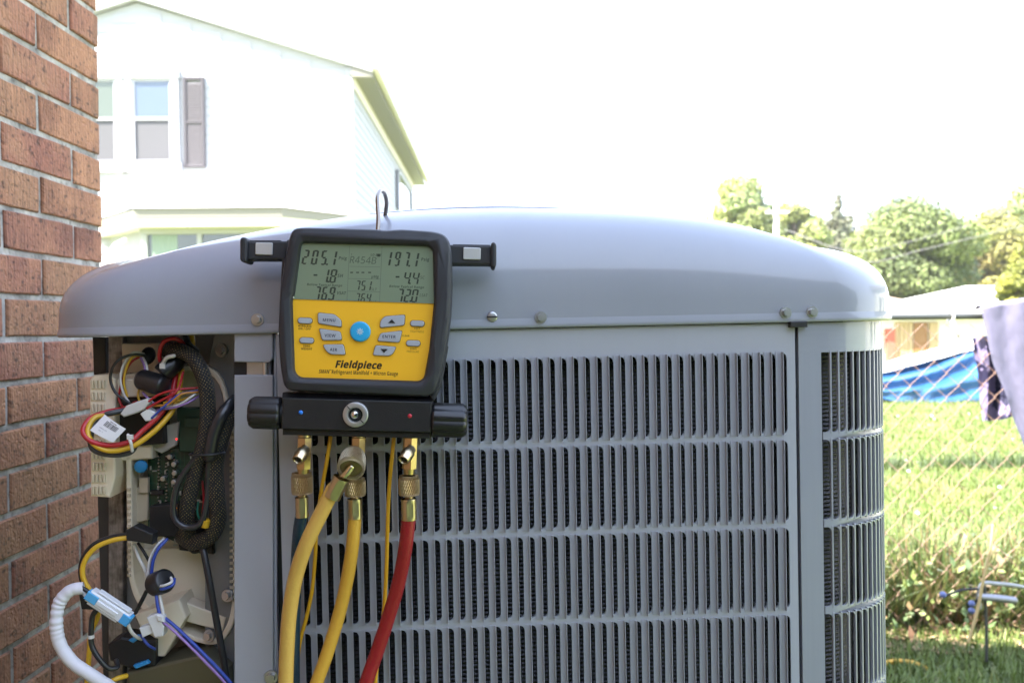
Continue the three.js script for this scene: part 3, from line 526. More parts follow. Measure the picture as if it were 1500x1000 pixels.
{
  const a = acThing('wire_bundle', 'thin coloured control wires with black ferrite core and white plugs', 'cable', A(215, 560, -0.03));
  mesh('ferrite_core', along(lathe([[0.0001, 0.016], [0.0085, 0.016], [0.0112, 0.013], [0.0112, -0.012], [0.009, -0.0155], [0.0001, -0.0155]], 24), a.P(222, 560, -0.03), V3(0.92, -0.28, 0.25)), wireM(0.012, 0.012, 0.014, 0.4), a.T);
  mesh('grommet', along(lathe([[0.0001, 0.004], [0.0055, 0.004], [0.0078, 0.0], [0.0055, -0.004], [0.0001, -0.004]], 18).scale(1, 1, 1.3), a.P(216, 521, -0.052), V3(0.3, 0.2, 1)), M.black, a.T);
  const strands = [['black', [[212, 520, -0.044], [190, 520, -0.036], [170, 530, -0.03], [161, 552, -0.03], [168, 574, -0.03], [185, 588, -0.03], [192, 592, -0.032]]], ['white', [[210, 518, -0.046], [195, 516, -0.038], [182, 530, -0.036], [176, 553, -0.034], [180, 575, -0.034], [190, 592, -0.034]]], ['yellow', [[208, 521, -0.046], [195, 522, -0.04], [186, 535, -0.038], [181, 560, -0.036], [186, 580, -0.036]]], ['red', [[205, 522, -0.047], [192, 530, -0.043], [178, 560, -0.04], [174, 585, -0.038], [182, 600, -0.034]]],
    ['white', [[209, 524, -0.04], [214, 535, -0.034], [216, 549, -0.032]]], ['purple', [[206, 524, -0.04], [211, 536, -0.033], [213, 549, -0.031]]], ['yellow', [[203, 570, -0.036], [202, 580, -0.034], [206, 592, -0.034]]], ['purple', [[209, 575, -0.03], [216, 583, -0.026], [224, 590, -0.026]]],
    ['red', [[212, 592, -0.016], [232, 578, -0.014], [256, 571, -0.016], [288, 568, -0.024]]], ['red', [[215, 598, -0.016], [236, 586, -0.014], [258, 573, -0.014], [268, 545, -0.03]]], ['blue', [[222, 612, -0.016], [244, 592, -0.014], [262, 578, -0.014], [290, 572, -0.024]]], ['orange', [[224, 594, -0.018], [246, 592, -0.014], [266, 577, -0.014], [290, 574, -0.022]]], ['purple', [[230, 600, -0.022], [258, 596, -0.018], [278, 588, -0.018], [296, 576, -0.03]]], ['white', [[236, 597, -0.022], [262, 592, -0.018], [280, 581, -0.018], [296, 570, -0.03]]], ['yellow', [[240, 590, -0.024], [264, 586, -0.022], [286, 578, -0.024]]]];
  for (const [c, p] of strands) mesh(c + '_wire', tube(a.path(p), c === 'black' ? 0.0015 : 0.00125), W[c], a.T);
  mesh('plug', [polyA([[204, 606], [216, 598], [230, 606], [226, 616], [212, 617]], -0.016, 0.012, 0.0012, 2).translate(...A(215, 560, -0.03).negate().toArray())], M.white, a.T);
}
{
  const a = acThing('conduit', 'white corrugated cable sleeve curving past the bricks to a white plug', 'cable', A(110, 930, 0.0));
  const pts = a.path([[122, 861, 0.005], [104, 864, 0.008], [88, 880, 0.01], [82, 905, 0.012], [86, 940, 0.012], [104, 968, 0.012], [132, 988, 0.01], [170, 1012, 0.0]]), c = curve(pts);
  const g = new THREE.TubeGeometry(c, 260, 0.0062, 16), p = g.attributes.position, Lc = c.getLength();
  for (let r = 0; r <= 260; r++) { const t = r / 260, ctr = c.getPointAt(t), k = 1 + 0.055 * Math.exp(-Math.pow((t - 0.27) / 0.16, 2)) * Math.sin(t * Lc / 0.0062 * 2 * Math.PI + 1.4 * Math.sin(t * 33)) + 0.07 * nz(t * 9, 2) + 0.03 * nz(t * 30, 5); for (let j = 0; j <= 16; j++) { const i = r * 17 + j, v = V3(p.getX(i), p.getY(i), p.getZ(i)).sub(ctr).multiplyScalar(k).add(ctr); p.setXYZ(i, v.x, v.y, v.z); } }
  g.computeVertexNormals();
  mesh('sleeve', g, std(lin(0.62, 0.60, 0.64), 0.6), a.T);
  const ax = a.P(190, 908, 0.004).sub(a.P(129, 868, 0.004)), mid = a.P(160, 888, 0.006), ang = Math.atan2(ax.y, ax.x), Ln = ax.length();
  const oriented = (geo) => geo.rotateZ(ang).translate(mid.x, mid.y, mid.z);
  const body = mesh('plug', [oriented(cbox(-Ln * 0.46, Ln * 0.46, -0.0062, 0.0062, -0.006, 0.006, 0.0012)), oriented(cbox(-Ln * 0.34, Ln * 0.40, 0.0068, 0.0086, -0.004, 0.004, 0.0005)), oriented(cbox(-Ln * 0.40, Ln * 0.30, -0.0086, -0.0068, -0.004, 0.004, 0.0005)), oriented(cbox(-0.012, 0.012, -0.0022, 0.0022, 0.0055, 0.0075, 0.0005))], std(lin(0.66, 0.67, 0.70), 0.42), a.T);
  mesh('blue_latch', [oriented(cbox(-Ln * 0.5, -Ln * 0.24, -0.0046, 0.0046, -0.003, 0.0069, 0.0008))], std(lin(0.08, 0.36, 0.66), 0.45), body);
  mesh('blue_latch', [oriented(cbox(Ln * 0.33, Ln * 0.52, -0.0052, 0.0052, -0.004, 0.0069, 0.0008))], std(lin(0.06, 0.33, 0.66), 0.45), body);
  mesh('black_wire', tube(a.path([[120, 861, 0.006], [128, 866, 0.006], [134, 871, 0.006]]), 0.002), W.black, a.T);
  mesh('white_wire', tube(a.path([[119, 864, 0.006], [125, 872, 0.006], [133, 876, 0.006]]), 0.0018), W.white, a.T);
  mesh('grey_wire', tube(a.path([[186, 910, 0.004], [190, 922, 0.0], [196, 930, -0.006], [206, 936, -0.02]]), 0.0018), W.white, a.T);
}
{
  const a = acThing('power_wires', 'paired yellow and black wires arching out beside the brick wall', 'cable', A(130, 870, -0.02));
  mesh('yellow_wire', tube(a.path([[191, 787, -0.02], [165, 791, -0.016], [138, 803, -0.012], [122, 825, -0.01], [121, 845, -0.01], [131, 865, -0.012], [143, 885, -0.016], [142, 905, -0.02], [133, 925, -0.022], [130, 955, -0.022], [128, 985, -0.022], [126, 1010, -0.022]]), 0.0026, 100, 12), W.yellow, a.T);
  mesh('black_wire', tube(a.path([[191, 782, -0.024], [160, 787, -0.022], [134, 799, -0.018], [119, 822, -0.016], [118, 846, -0.016], [124, 862, -0.018]]), 0.0022, 60, 12), W.black, a.T);
  mesh('lower_black_wire', tube(a.path([[146, 888, -0.008], [136, 900, -0.006], [133, 925, -0.004], [134, 945, -0.004], [145, 965, -0.004], [160, 979, -0.008], [171, 977, -0.014], [170, 968, -0.02]]), 0.0027, 70, 12), W.black, a.T);
  mesh('marker_band', along(new THREE.CylinderGeometry(0.0031, 0.0031, 0.0035, 14), a.P(133, 932, -0.004), V3(0, 1, 0)), W.white, a.T);
  mesh('cap', polyA([[114, 870], [140, 872], [144, 894], [118, 893]], -0.012, 0.014, 0.002, 2).translate(...A(130, 870, -0.02).negate().toArray()), M.black, a.T);
  mesh('plug', polyA([[183, 777], [196, 770], [224, 782], [222, 798], [200, 794], [184, 792]], -0.014, 0.016, 0.0015, 2).translate(...A(130, 870, -0.02).negate().toArray()), M.black, a.T);
  mesh('foot_wire', tube(a.path([[158, 1001, -0.01], [170, 994, -0.012], [184, 990, -0.02]]), 0.0026), W.yellow, a.T);
}
{
  const a = acThing('sensor_wires', 'twisted blue and white wires with round black ferrite and clear plug', 'cable', A(235, 860, -0.02));
  const blue = [[244, 790, -0.03], [232, 803, -0.024], [224, 820, -0.022], [221, 842, -0.022]];
  mesh('blue_wire', tube(a.path(blue), 0.0018), W.blue, a.T);
  mesh('white_wire', tube(a.path(blue.map(([x, y, z]) => [x - 5, y - 1, z - 0.002])), 0.0015), W.white, a.T);
  mesh('ferrite_core', [along(lathe([[0.0001, 0.011], [0.0095, 0.011], [0.0125, 0.008], [0.0125, -0.008], [0.0095, -0.011], [0.0001, -0.011]], 26), a.P(234, 853, -0.018), V3(0.75, 0.35, 0.5))], wireM(0.013, 0.013, 0.015, 0.45), a.T);
  mesh('blue_turn', tube(a.path([[228, 862, -0.010], [240, 862, -0.004], [253, 856, -0.006], [255, 848, -0.012]]), 0.0016), W.blue, a.T);
  mesh('white_turn', tube(a.path([[230, 859, -0.008], [241, 857, -0.003], [251, 852, -0.005], [250, 846, -0.010]]), 0.0014), W.white, a.T);
  mesh('blue_wire', tube(a.path([[228, 866, -0.016], [230, 884, -0.012], [234, 903, -0.010]]), 0.0018), W.blue, a.T);
  mesh('white_wire', tube(a.path([[232, 866, -0.016], [236, 884, -0.012], [239, 902, -0.010]]), 0.0016), W.white, a.T);
  const off = A(235, 860, -0.02).negate().toArray();
  mesh('plug', [polyA([[214, 905], [228, 899], [240, 918], [238, 932], [226, 934], [220, 920]], -0.006, 0.014, 0.0012, 2), polyA([[203, 920], [220, 914], [226, 926], [208, 934]], -0.008, 0.010, 0.001, 2), polyA([[228, 900], [238, 903], [240, 912], [230, 910]], -0.004, 0.010, 0.001)].map((g) => g.translate(...off)), phys(lin(0.72, 0.71, 0.70), 0.3, 0, { transmission: 0.12 }), a.T);
  const run = [[232, 904, -0.012], [246, 914, -0.008], [270, 936, -0.004], [300, 966, -0.002], [330, 998, -0.004], [350, 1025, -0.006]];
  mesh('blue_wire', tube(a.path(run.map(([x, y, z]) => [x + 4, y - 2, z])), 0.0018), W.blue, a.T);
  mesh('purple_wire', tube(a.path(run.map(([x, y, z]) => [x, y + 3, z + 0.002])), 0.0014), W.purple, a.T);
  mesh('navy_wire', tube(a.path([[206, 930, -0.016], [216, 944, -0.014], [226, 950, -0.02]]), 0.0014), W.blue, a.T);
}
{
  const a = acThing('cable', 'single straight black cable running down across the cream tray', 'cable', A(310, 880, -0.02));
  mesh('sheath', tube(a.path([[290, 786, -0.04], [296, 800, -0.03], [306, 850, -0.022], [316, 905, -0.02], [327, 965, -0.016], [336, 1030, -0.016]]), 0.0036, 60, 12), W.black, a.T);
  const b = acThing('cable', 'short pale wire dropping below the black plug into the cream tray', 'cable', A(205, 820, -0.03));
  mesh('sheath', tube(b.path([[196, 798, -0.03], [202, 815, -0.028], [212, 835, -0.028], [216, 850, -0.03]]), 0.0017), W.white, b.T);
  mesh('black_strand', tube(b.path([[202, 796, -0.032], [210, 808, -0.03], [218, 822, -0.03]]), 0.0016), W.black, b.T);
  mesh('lower_strand', tube(b.path([[214, 866, -0.03], [206, 882, -0.03], [198, 897, -0.03]]), 0.0022), W.black, b.T);
}

// ---------------------------------------------------------------- the digital manifold gauge
const GO = A(534, 456, 0.047);
const G = AC.sub(GO, -0.055, -0.03);
const gz = (zx, zy, z = 0) => G.pt(340 + zx / 2.94, 320 + zy / 2.94, z);       // a point of the gauge traced on an enlargement of the photograph
const gp = (px, py, z = 0) => G.pt(px, py, z);
const gauge = thing('manifold_gauge', 'yellow and black digital pressure gauge with two side arms and three brass ports', 'gauge');
G.at(gauge);
const zs = (l, z) => l.map(([x, y]) => gz(x, y, z)).reverse();   // reversed: drawn clockwise on the picture
const bootBump = dtex(256, 256, (i, j) => { const k = tfbm(i / 256, j / 256, 64, 2); return [k, k, k]; }, false, [1, 1]);
const bootM = phys(lin(0.020, 0.021, 0.026), 0.55, 0, { sheen: 0.3, sheenColor: lin(0.3, 0.32, 0.4), sheenRoughness: 0.5 });
{
  const outer = roundOff(zs([[252, 44], [300, 36], [620, 44], [660, 50], [720, 44], [880, 54], [928, 76], [944, 130], [948, 290], [942, 420], [922, 570], [896, 690], [868, 768], [222, 742], [205, 640], [195, 500], [203, 310], [228, 150]], 0.01), 0.010, 4);
  const inner = roundOff(zs([[297, 104], [845, 118], [864, 138], [868, 365], [848, 560], [826, 684], [806, 700], [288, 684], [266, 660], [256, 350], [266, 330]], 0.01), 0.0035, 3);
  const rim = slab(outer, 0.012, 0.034, 0.0055, 5, [inner.slice().reverse()]);
  mesh('boot', toCreasedNormals(mergeVertices(rim.deleteAttribute('uv') && rim), 0.9), bootM, gauge);
  mesh('back_shell', slab(roundOff(zs([[230, 90], [920, 110], [925, 400], [850, 740], [240, 720], [210, 480]], -0.02), 0.012), -0.006, 0.026, 0.003, 2), M.rubber, gauge);
  mesh('bumper', slab(roundOff(zs([[905, 545], [930, 545], [900, 720], [868, 790], [850, 770], [880, 690]], 0.004), 0.003), 0.004, 0.026, 0.002, 2), M.rubber, gauge);
  // the printed faces, drawn in metres of the gauge's own plane
  const S = 9000, ox = -0.095, oy = 0.095, cv = (p) => [(p.x - ox) * S, (oy - p.y) * S];
  const faceTex = (draw) => ctex(canvas(1710, 1710, draw));
  const uvFace = (g) => { const p = g.attributes.position, u = g.attributes.uv; for (let i = 0; i < p.count; i++) u.setXY(i, (p.getX(i) - ox) * S / 1710, 1 - (oy - p.getY(i)) * S / 1710); return g; };
  const flat = (pts, z) => { const g = new THREE.ShapeGeometry(new THREE.Shape(pts.map((p) => V2(p.x, p.y)))); g.translate(0, 0, z); return uvFace(g); };
  const ZF = 0.0055, text = (c, s, zx, zy, size, { bold = true, skew = 0, align = 'center', color = '#17140f', stretch = 1, fit = 0, heavy = 0 } = {}) => {
    const [x, y] = cv(gz(zx, zy, ZF)); c.save(); c.translate(x, y); c.transform(stretch, 0, -skew, 1, 0, 0); c.font = (bold ? 'bold ' : '') + size + 'px sans-serif'; c.textAlign = align; c.textBaseline = 'middle'; c.fillStyle = color; const mw = fit ? cv(gz(zx + fit, zy, ZF))[0] - x : undefined; if (fit) c.fillText(s, 0, 0, mw); else c.fillText(s, 0, 0); if (heavy) { c.lineWidth = heavy; c.strokeStyle = color; c.strokeText(s, 0, 0); } c.restore();
  };
  const yellow = faceTex((c, w, h) => {
    c.fillStyle = '#e9b021'; c.fillRect(0, 0, w, h);
    text(c, 'Fieldpiece', 545, 630, 84, { skew: 0.22, stretch: 0.98, heavy: 4 }); text(c, '.', 637, 637, 40);
    text(c, 'SMAN', 373, 658, 46, { skew: 0.16, align: 'left', fit: 46 }); text(c, '™', 419, 654, 22, { align: 'left' }); text(c, 'Refrigerant Manifold + Micron Gauge', 427, 660, 46, { skew: 0.06, align: 'left', fit: 288 });
    for (const [s, x, y, z] of [['WIRELESS', 312, 463, 25], ['ON / OFF', 311, 475, 25], ['ZERO', 320, 549, 25], ['WEIGHT', 320, 561, 25], ['TEST', 796, 474, 24], ['TIGHTNESS', 796, 487, 24], ['ZERO', 780, 561, 24], ['PRESSURE', 778, 573, 24], ['CLEAR', 747, 505, 22]]) text(c, s, x, y, z, { bold: s.length < 7 || x < 400, color: x > 500 ? '#6b5415' : '#2a2212' });
  });
  mesh('face_plate', flat(zs([[256, 346], [868, 364], [850, 560], [826, 700], [288, 690], [262, 660]], ZF), ZF), std(0xffffff, 0.42, 0, { map: yellow }), gauge);
  // display
  const SEG = { 0: 'abcdef', 1: 'bc', 2: 'abged', 3: 'abgcd', 4: 'fgbc', 5: 'afgcd', 6: 'afgedc', 7: 'abc', 8: 'abcdefg', 9: 'abfgcd', '-': 'g' };
  const c3 = (x, y) => gp(420 + x / 6.52, 350 + y / 6.52, ZF);
  const lcd = faceTex((c, w, h) => {
    c.fillStyle = '#75836c'; c.fillRect(0, 0, w, h);
    const ink = '#2a3128';
    const digits = (str, x0, y0, x1, y1, pitch, dw) => {   // x0, y0 upper left, y1 bottom of the digits on the enlargement
      const [ax, ay] = cv(c3(x0, y0)), [, by] = cv(c3(x0, y1)), [bx] = cv(c3(x0 + pitch, y0)), [dx] = cv(c3(x0 + dw, y0));
      const H = by - ay, Wd = dx - ax, t = H * 0.13, sk = 0.16; let k = 0;
      c.save(); c.translate(ax, ay); c.transform(1, 0, -sk, 1, sk * H, 0); c.fillStyle = ink;
      const hbar = (x, y) => { c.beginPath(); c.moveTo(x + t * 0.55, y); c.lineTo(x + Wd - t * 0.55, y); c.lineTo(x + Wd - t, y + t * 0.8); c.lineTo(x + t, y + t * 0.8); c.fill(); };
      const vbar = (x, y, l) => c.fillRect(x, y + t * 0.35, t, l - t * 0.7);
      for (const ch of str) {
        if (ch === '.') { c.fillRect((k - 1) * (bx - ax) + Wd + t * 0.15, H - t * 0.9, t * 0.9, t * 0.9); continue; }
        const x = k * (bx - ax); k++;
        for (const s of SEG[ch] ?? '') { if (s === 'a') hbar(x, 0); if (s === 'g') hbar(x, H / 2 - t * 0.4); if (s === 'd') hbar(x, H - t * 0.8); if (s === 'f') vbar(x, 0, H / 2); if (s === 'e') vbar(x, H / 2, H / 2); if (s === 'b') vbar(x + Wd - t, 0, H / 2); if (s === 'c') vbar(x + Wd - t, H / 2, H / 2); }
      }
      c.restore();
    };
    const dash = (x0, x1, y, th) => { const [a, b] = cv(c3(x0, y)), [a2, b2] = cv(c3(x1, y)); c.strokeStyle = ink; c.lineWidth = th * 1.4; c.beginPath(); c.moveTo(a, b); c.lineTo(a2, b2); c.stroke(); };
    digits('205.1', 143, 102, 0, 242, 88, 58); digits('197.1', 936, 118, 0, 256, 86, 54);
    digits('18', 332, 286, 0, 416, 75, 60); dash(256, 292, 345, 9); digits('769', 258, 452, 0, 580, 70, 54);
    digits('44', 1112, 314, 0, 430, 82, 62); dash(1040, 1076, 362, 9); digits('720', 1046, 474, 0, 600, 70, 58);
    digits('751', 652, 396, 0, 488, 54, 42); digits('764', 648, 516, 0, 606, 54, 42);
    for (const x of [606, 663, 714, 778]) dash(x, x + 27, 320, 7);
    c.fillStyle = ink; const dot = (x, y, r) => { const [a, b] = cv(c3(x, y)); c.fillRect(a - r, b - r, 2 * r, 2 * r); };
    dot(396, 408, 7); dot(402, 574, 7); dot(1175, 424, 7); dot(1180, 592, 7); dot(742, 483, 5); dot(738, 600, 5);
    c.strokeStyle = '#5c6959'; c.lineWidth = 4;
    for (const [x0, y0, x1, y1] of [[601, 66, 574, 600], [910, 74, 886, 606], [600, 262, 890, 268], [590, 378, 898, 384], [582, 498, 893, 506]]) { c.beginPath(); c.moveTo(...cv(c3(x0, y0))); c.lineTo(...cv(c3(x1, y1))); c.stroke(); }
    const t = (s, x, y, size, more = {}) => { const [a, b] = cv(c3(x, y)); c.save(); c.translate(a, b); c.transform(more.st ?? 1, 0, -0.14, 1, 0, 0); c.font = (more.bold ? 'bold ' : '') + size + 'px ' + (more.f ?? 'sans-serif'); c.fillStyle = more.c ?? '#3b453a'; c.textAlign = 'left'; c.textBaseline = 'middle'; c.fillText(s, 0, 0); c.restore(); };
    t('Psig', 494, 182, 38, { bold: true }); t('Psig', 1282, 194, 38, { bold: true }); t('SH', 484, 350, 40, { bold: true }); t('SC', 1274, 368, 36); t('VSAT', 478, 515, 38, { bold: true, st: 0.9 }); t('LSAT', 1268, 537, 36, { st: 0.9 });
    t('R454B', 598, 198, 84, { f: 'monospace', st: 0.94, c: '#4a5647' }); t('µHg', 808, 358, 34, { bold: true }); t('SLT', 806, 480, 32); t('LLT', 802, 598, 32);
    t('Below Typical Range', 192, 433, 27, { bold: true, st: 1.16 }); t('Below Typical Range', 978, 450, 27, { bold: true, st: 1.16 });
    t('Y', 612, 148, 24); t('■', 742, 152, 30); t('LO BAT', 800, 152, 28, { bold: true }); dot(878, 156, 12);
  });
  mesh('display', flat(zs([[290, 100], [868, 116], [872, 366], [254, 346], [262, 330]], ZF + 0.0008), ZF + 0.0008), phys(0xffffff, 0.32, 0, { map: lcd, clearcoat: 0.7, clearcoatRoughness: 0.08 }), gauge);
  mesh('display_edge', tube([gz(297, 108, 0.0072), gz(283, 190, 0.0072), gz(268, 262, 0.0072), gz(263, 342, 0.0072)], 0.0005, 14, 6), M.chrome, gauge);
  // keys
  const keyM = std(lin(0.34, 0.36, 0.40), 0.5), keyEdge = std(lin(0.10, 0.07, 0.03), 0.6);
  const keys = [['MENU', [[370, 406], [440, 413], [470, 438], [471, 467], [372, 451]], 417, 437], ['VIEW', [[375, 474], [466, 487], [473, 523], [389, 524]], 421, 503], ['AIR', [[391, 543], [479, 542], [488, 586], [424, 584], [404, 568]], 436, 564],
    ['UP', [[657, 422], [744, 415], [741, 459], [637, 470], [640, 440]], 687, 443], ['ENTER', [[640, 494], [732, 483], [720, 533], [626, 527]], 675, 508], ['DOWN', [[618, 546], [707, 553], [692, 582], [676, 591], [607, 588]], 654, 569]];
  for (const [s, pts, tx, ty] of keys) {
    const o = roundOff(zs(pts, ZF), 0.0022, 3);
    const k = mesh('key', slab(o, ZF + 0.0022, 0.003, 0.0005, 2), keyM, gauge);
    const b = zs(pts, ZF), cx = b.reduce((a, p) => a + p.x, 0) / b.length, cy = b.reduce((a, p) => a + p.y, 0) / b.length;
    mesh('key_edge', slab(roundOff(b.map((p) => V2(cx + (p.x - cx) * 1.045, cy + (p.y - cy) * 1.09)), 0.0022, 3), ZF + 0.0007, 0.001), keyEdge, k);
    const cpos = gz(tx, ty, ZF + 0.0023), w = 0.022, h = 0.0085;
    if (s === 'UP' || s === 'DOWN') { const q = s === 'UP' ? 1 : -1; mesh('arrow', slab([V2(cpos.x - 0.0036, cpos.y - 0.0017 * q), V2(cpos.x + 0.0036, cpos.y - 0.0017 * q), V2(cpos.x, cpos.y + 0.0021 * q)].sort((a, b2) => 0), ZF + 0.0025, 0.0004), M.black, k); }
    else { const tex = ctex(canvas(256, 99, (c) => { c.fillStyle = '#9fa3ab'; c.fillRect(0, 0, 256, 99); c.font = 'bold 72px sans-serif'; c.textAlign = 'center'; c.textBaseline = 'middle'; c.fillStyle = '#2b2e3a'; c.fillText(s, 128, 52, 240); })); tex.offset.set(0, 0);
      mesh('print', new THREE.PlaneGeometry(s === 'AIR' ? 0.0105 : 0.0152, 0.0056).translate(cpos.x, cpos.y, ZF + 0.00245), std(0xffffff, 0.5, 0, { map: tex }), k); if (s === 'AIR') { tex.repeat.set(0.7, 1); tex.offset.set(0.15, 0); } }
  }
  for (const [x, y] of [[314, 440], [321, 525], [798, 452], [780, 537]]) {
    const p = gz(x, y, ZF), a = 0.0040, r = 0.0026, pill = (e) => { const q = []; for (let i = 0; i <= 16; i++) { const t = Math.PI / 2 + Math.PI * i / 16; q.push(V2(p.x - a + (r + e) * Math.cos(t), p.y + (r + e) * Math.sin(t))); } for (let i = 0; i <= 16; i++) { const t = -Math.PI / 2 + Math.PI * i / 16; q.push(V2(p.x + a + (r + e) * Math.cos(t), p.y + (r + e) * Math.sin(t))); } return q; };
    const k = mesh('small_key', slab(pill(0), ZF + 0.0018, 0.0026, 0.0005, 2), keyM, gauge); mesh('key_edge', slab(pill(0.0006), ZF + 0.0006, 0.001), keyEdge, k);
  }
  const pb = gz(552, 487, ZF), blue = mesh('power_key', along(lathe([[0.0001, 0.0034], [0.0082, 0.0033], [0.0094, 0.0028], [0.0099, 0.0016], [0.0099, -0.001]], 40), pb, V3(0, 0, 1)), std(lin(0.02, 0.33, 0.62), 0.42), gauge);
  const rays = []; for (let k = 0; k < 8; k++) { const a = k * Math.PI / 4; rays.push(cbox(-0.0003, 0.0003, 0.0018, 0.0032, 0, 0.0004, 0.0001).rotateZ(a).translate(pb.x, pb.y, ZF + 0.0032)); }
  rays.push(new THREE.TorusGeometry(0.0012, 0.00028, 6, 20, 5.2).rotateZ(1.9).translate(pb.x, pb.y, ZF + 0.0035), cbox(-0.00025, 0.00025, 0.0003, 0.0018, 0, 0.0004, 0.0001).translate(pb.x, pb.y, ZF + 0.0033));
  mesh('power_symbol', rays, M.white, blue);
  // side arms with their steel magnets
  for (const s of [-1, 1]) {
    const zc = -0.006, bar = s < 0 ? [[62, 96], [240, 96], [240, 178], [62, 178]] : [[930, 112], [1124, 116], [1124, 200], [930, 198]];
    const arm = mesh('arm', [slab(roundOff(zs(bar, zc), 0.002, 2), zc, 0.020, 0.002, 2), slab(roundOff(zs(s < 0 ? [[36, 92], [42, 82], [62, 82], [68, 96], [68, 178], [62, 190], [44, 190], [36, 178]] : [[1114, 112], [1120, 103], [1132, 104], [1138, 116], [1138, 200], [1132, 214], [1120, 213], [1114, 204]], zc), 0.002, 2), zc + 0.004, 0.028, 0.002, 2)], M.rubber, gauge);
    const st = s < 0 ? [[101, 104], [175, 105], [174, 158], [100, 155]] : [[996, 124], [1071, 127], [1070, 178], [995, 176]];
    mesh('magnet', slab(roundOff(zs(st, zc), 0.0012, 2), zc + 0.0016, 0.004, 0.0006, 2), std(lin(0.55, 0.55, 0.55), 0.32, 0.35), arm);
    mesh('arm_ridge', [slab(zs(s < 0 ? [[70, 92], [205, 92], [205, 97], [70, 97]] : [[950, 109], [1112, 112], [1112, 117], [950, 114]], zc), zc - 0.002, 0.012, 0.001)], M.rubber, arm);
  }
  // manifold block, valve knobs, sight glass, coloured dots
  const blockBump = dtex(256, 256, (i, j) => { const k = tfbm(i / 256, j / 256, 60, 3); return [k, k, k]; }, false, [22, 22]);
  const bm = phys(lin(0.017, 0.017, 0.018), 0.38, 0.15, { bumpMap: blockBump, bumpScale: 0.00016 });
  const ZB = 0.010, q = zs([[214, 770], [860, 788], [855, 922], [211, 907]], ZB);
  const block = mesh('manifold', planarUV(slab(q, ZB, 0.034, 0.0012, 2)), bm, gauge);
  const tl = gz(216, 750, -0.002), tr = gz(862, 770, -0.002), bl = gz(214, 772, ZB), br = gz(860, 790, ZB);
  mesh('top_bevel', [new THREE.BufferGeometry().setFromPoints([bl, br, tr, bl, tr, tl]), slab(zs([[220, 748], [864, 768], [862, 790], [216, 772]], -0.003), -0.003, 0.022, 0)].map((g) => { g.computeVertexNormals(); return g; }), M.gloss, block);
  mesh('bottom_step', slab(zs([[216, 905], [852, 921], [852, 948], [216, 932]], 0.004), 0.004, 0.026, 0.001), M.black, block);
  for (const s of [-1, 1]) {
    const c = s < 0 ? gz(216, 838, -0.004) : gz(858, 866, -0.004), e = s < 0 ? gz(74, 838, -0.004) : gz(1015, 868, -0.004), Lk = Math.abs(e.x - c.x), R = s < 0 ? 0.0162 : 0.0172;
    const prof = [[0.0001, Lk], [R * 0.55, Lk], [R * 0.84, Lk * 0.97], [R, Lk * 0.84], [R, Lk * 0.10], [R * 0.95, Lk * 0.02], [R * 0.6, 0]];
    const g = lathe(prof, 72), p = g.attributes.position;
    for (let i = 0; i < p.count; i++) { const a = Math.atan2(p.getZ(i), p.getX(i)), k = 1 - 0.075 * Math.pow(Math.abs(Math.cos(a * 4)), 6); p.setX(i, p.getX(i) * k); p.setZ(i, p.getZ(i) * k); }
    g.computeVertexNormals();
    mesh('knob', along(g, c, V3(s, 0, 0)), phys(lin(0.012, 0.012, 0.013), s < 0 ? 0.42 : 0.3, 0), gauge);
    mesh('knob_neck', along(new THREE.CylinderGeometry(0.0105, 0.0105, 0.006, 30), c, V3(1, 0, 0)), M.black, gauge);
  }
  const sg = gz(532, 844, ZB), glass = mesh('sight_glass', [along(lathe([[0.0066, 0.0002], [0.0070, 0.0030], [0.0075, 0.0036], [0.0114, 0.0035], [0.0121, 0.0026], [0.0123, 0]], 48), sg, V3(0, 0, 1))], std(lin(0.5, 0.5, 0.49), 0.4, 0.9), gauge);
  mesh('glass_bowl', along(lathe([[0.0001, -0.002], [0.004, -0.0012], [0.0064, 0.0012]], 32), sg, V3(0, 0, 1)), std(lin(0.05, 0.06, 0.06), 0.2, 0.5), glass);
  mesh('ball', new THREE.SphereGeometry(0.0042, 24, 16).translate(sg.x - 0.0006, sg.y, sg.z + 0.0012), M.chrome, glass);
  mesh('pupil', new THREE.SphereGeometry(0.0019, 16, 10).translate(sg.x + 0.0012, sg.y, sg.z + 0.0042), phys(lin(0.004, 0.02, 0.015), 0.1, 0), glass);
  for (const a of [2.35, -0.75]) mesh('slot', cbox(0.0069, 0.0116, -0.0004, 0.0004, 0.0034, 0.0043, 0.0001).rotateZ(a).translate(sg.x, sg.y, sg.z), M.black, glass);
  for (const [x, y, c] of [[295, 835, lin(0.02, 0.18, 0.65)], [765, 850, lin(0.45, 0.02, 0.04)]]) mesh('port_dot', along(lathe([[0.0001, 0.0012], [0.0012, 0.0011], [0.0021, 0.0004], [0.0021, -0.001]], 20), gz(x, y, ZB), V3(0, 0, 1)), std(c, 0.35), gauge);
  // steel hook over the rim of the lid
  const hk = [[553, 340, -0.022], [554, 322, -0.026], [553, 302, -0.032], [553, 288, -0.042], [557, 279, -0.056], [563, 283, -0.072], [566, 296, -0.084], [565, 308, -0.09], [563, 322, -0.095]].map(([x, y, z]) => gp(x, y, z));
  mesh('hook', tube(hk, 0.0022, 60, 12), std(lin(0.24, 0.21, 0.18), 0.22, 1), gauge);
}
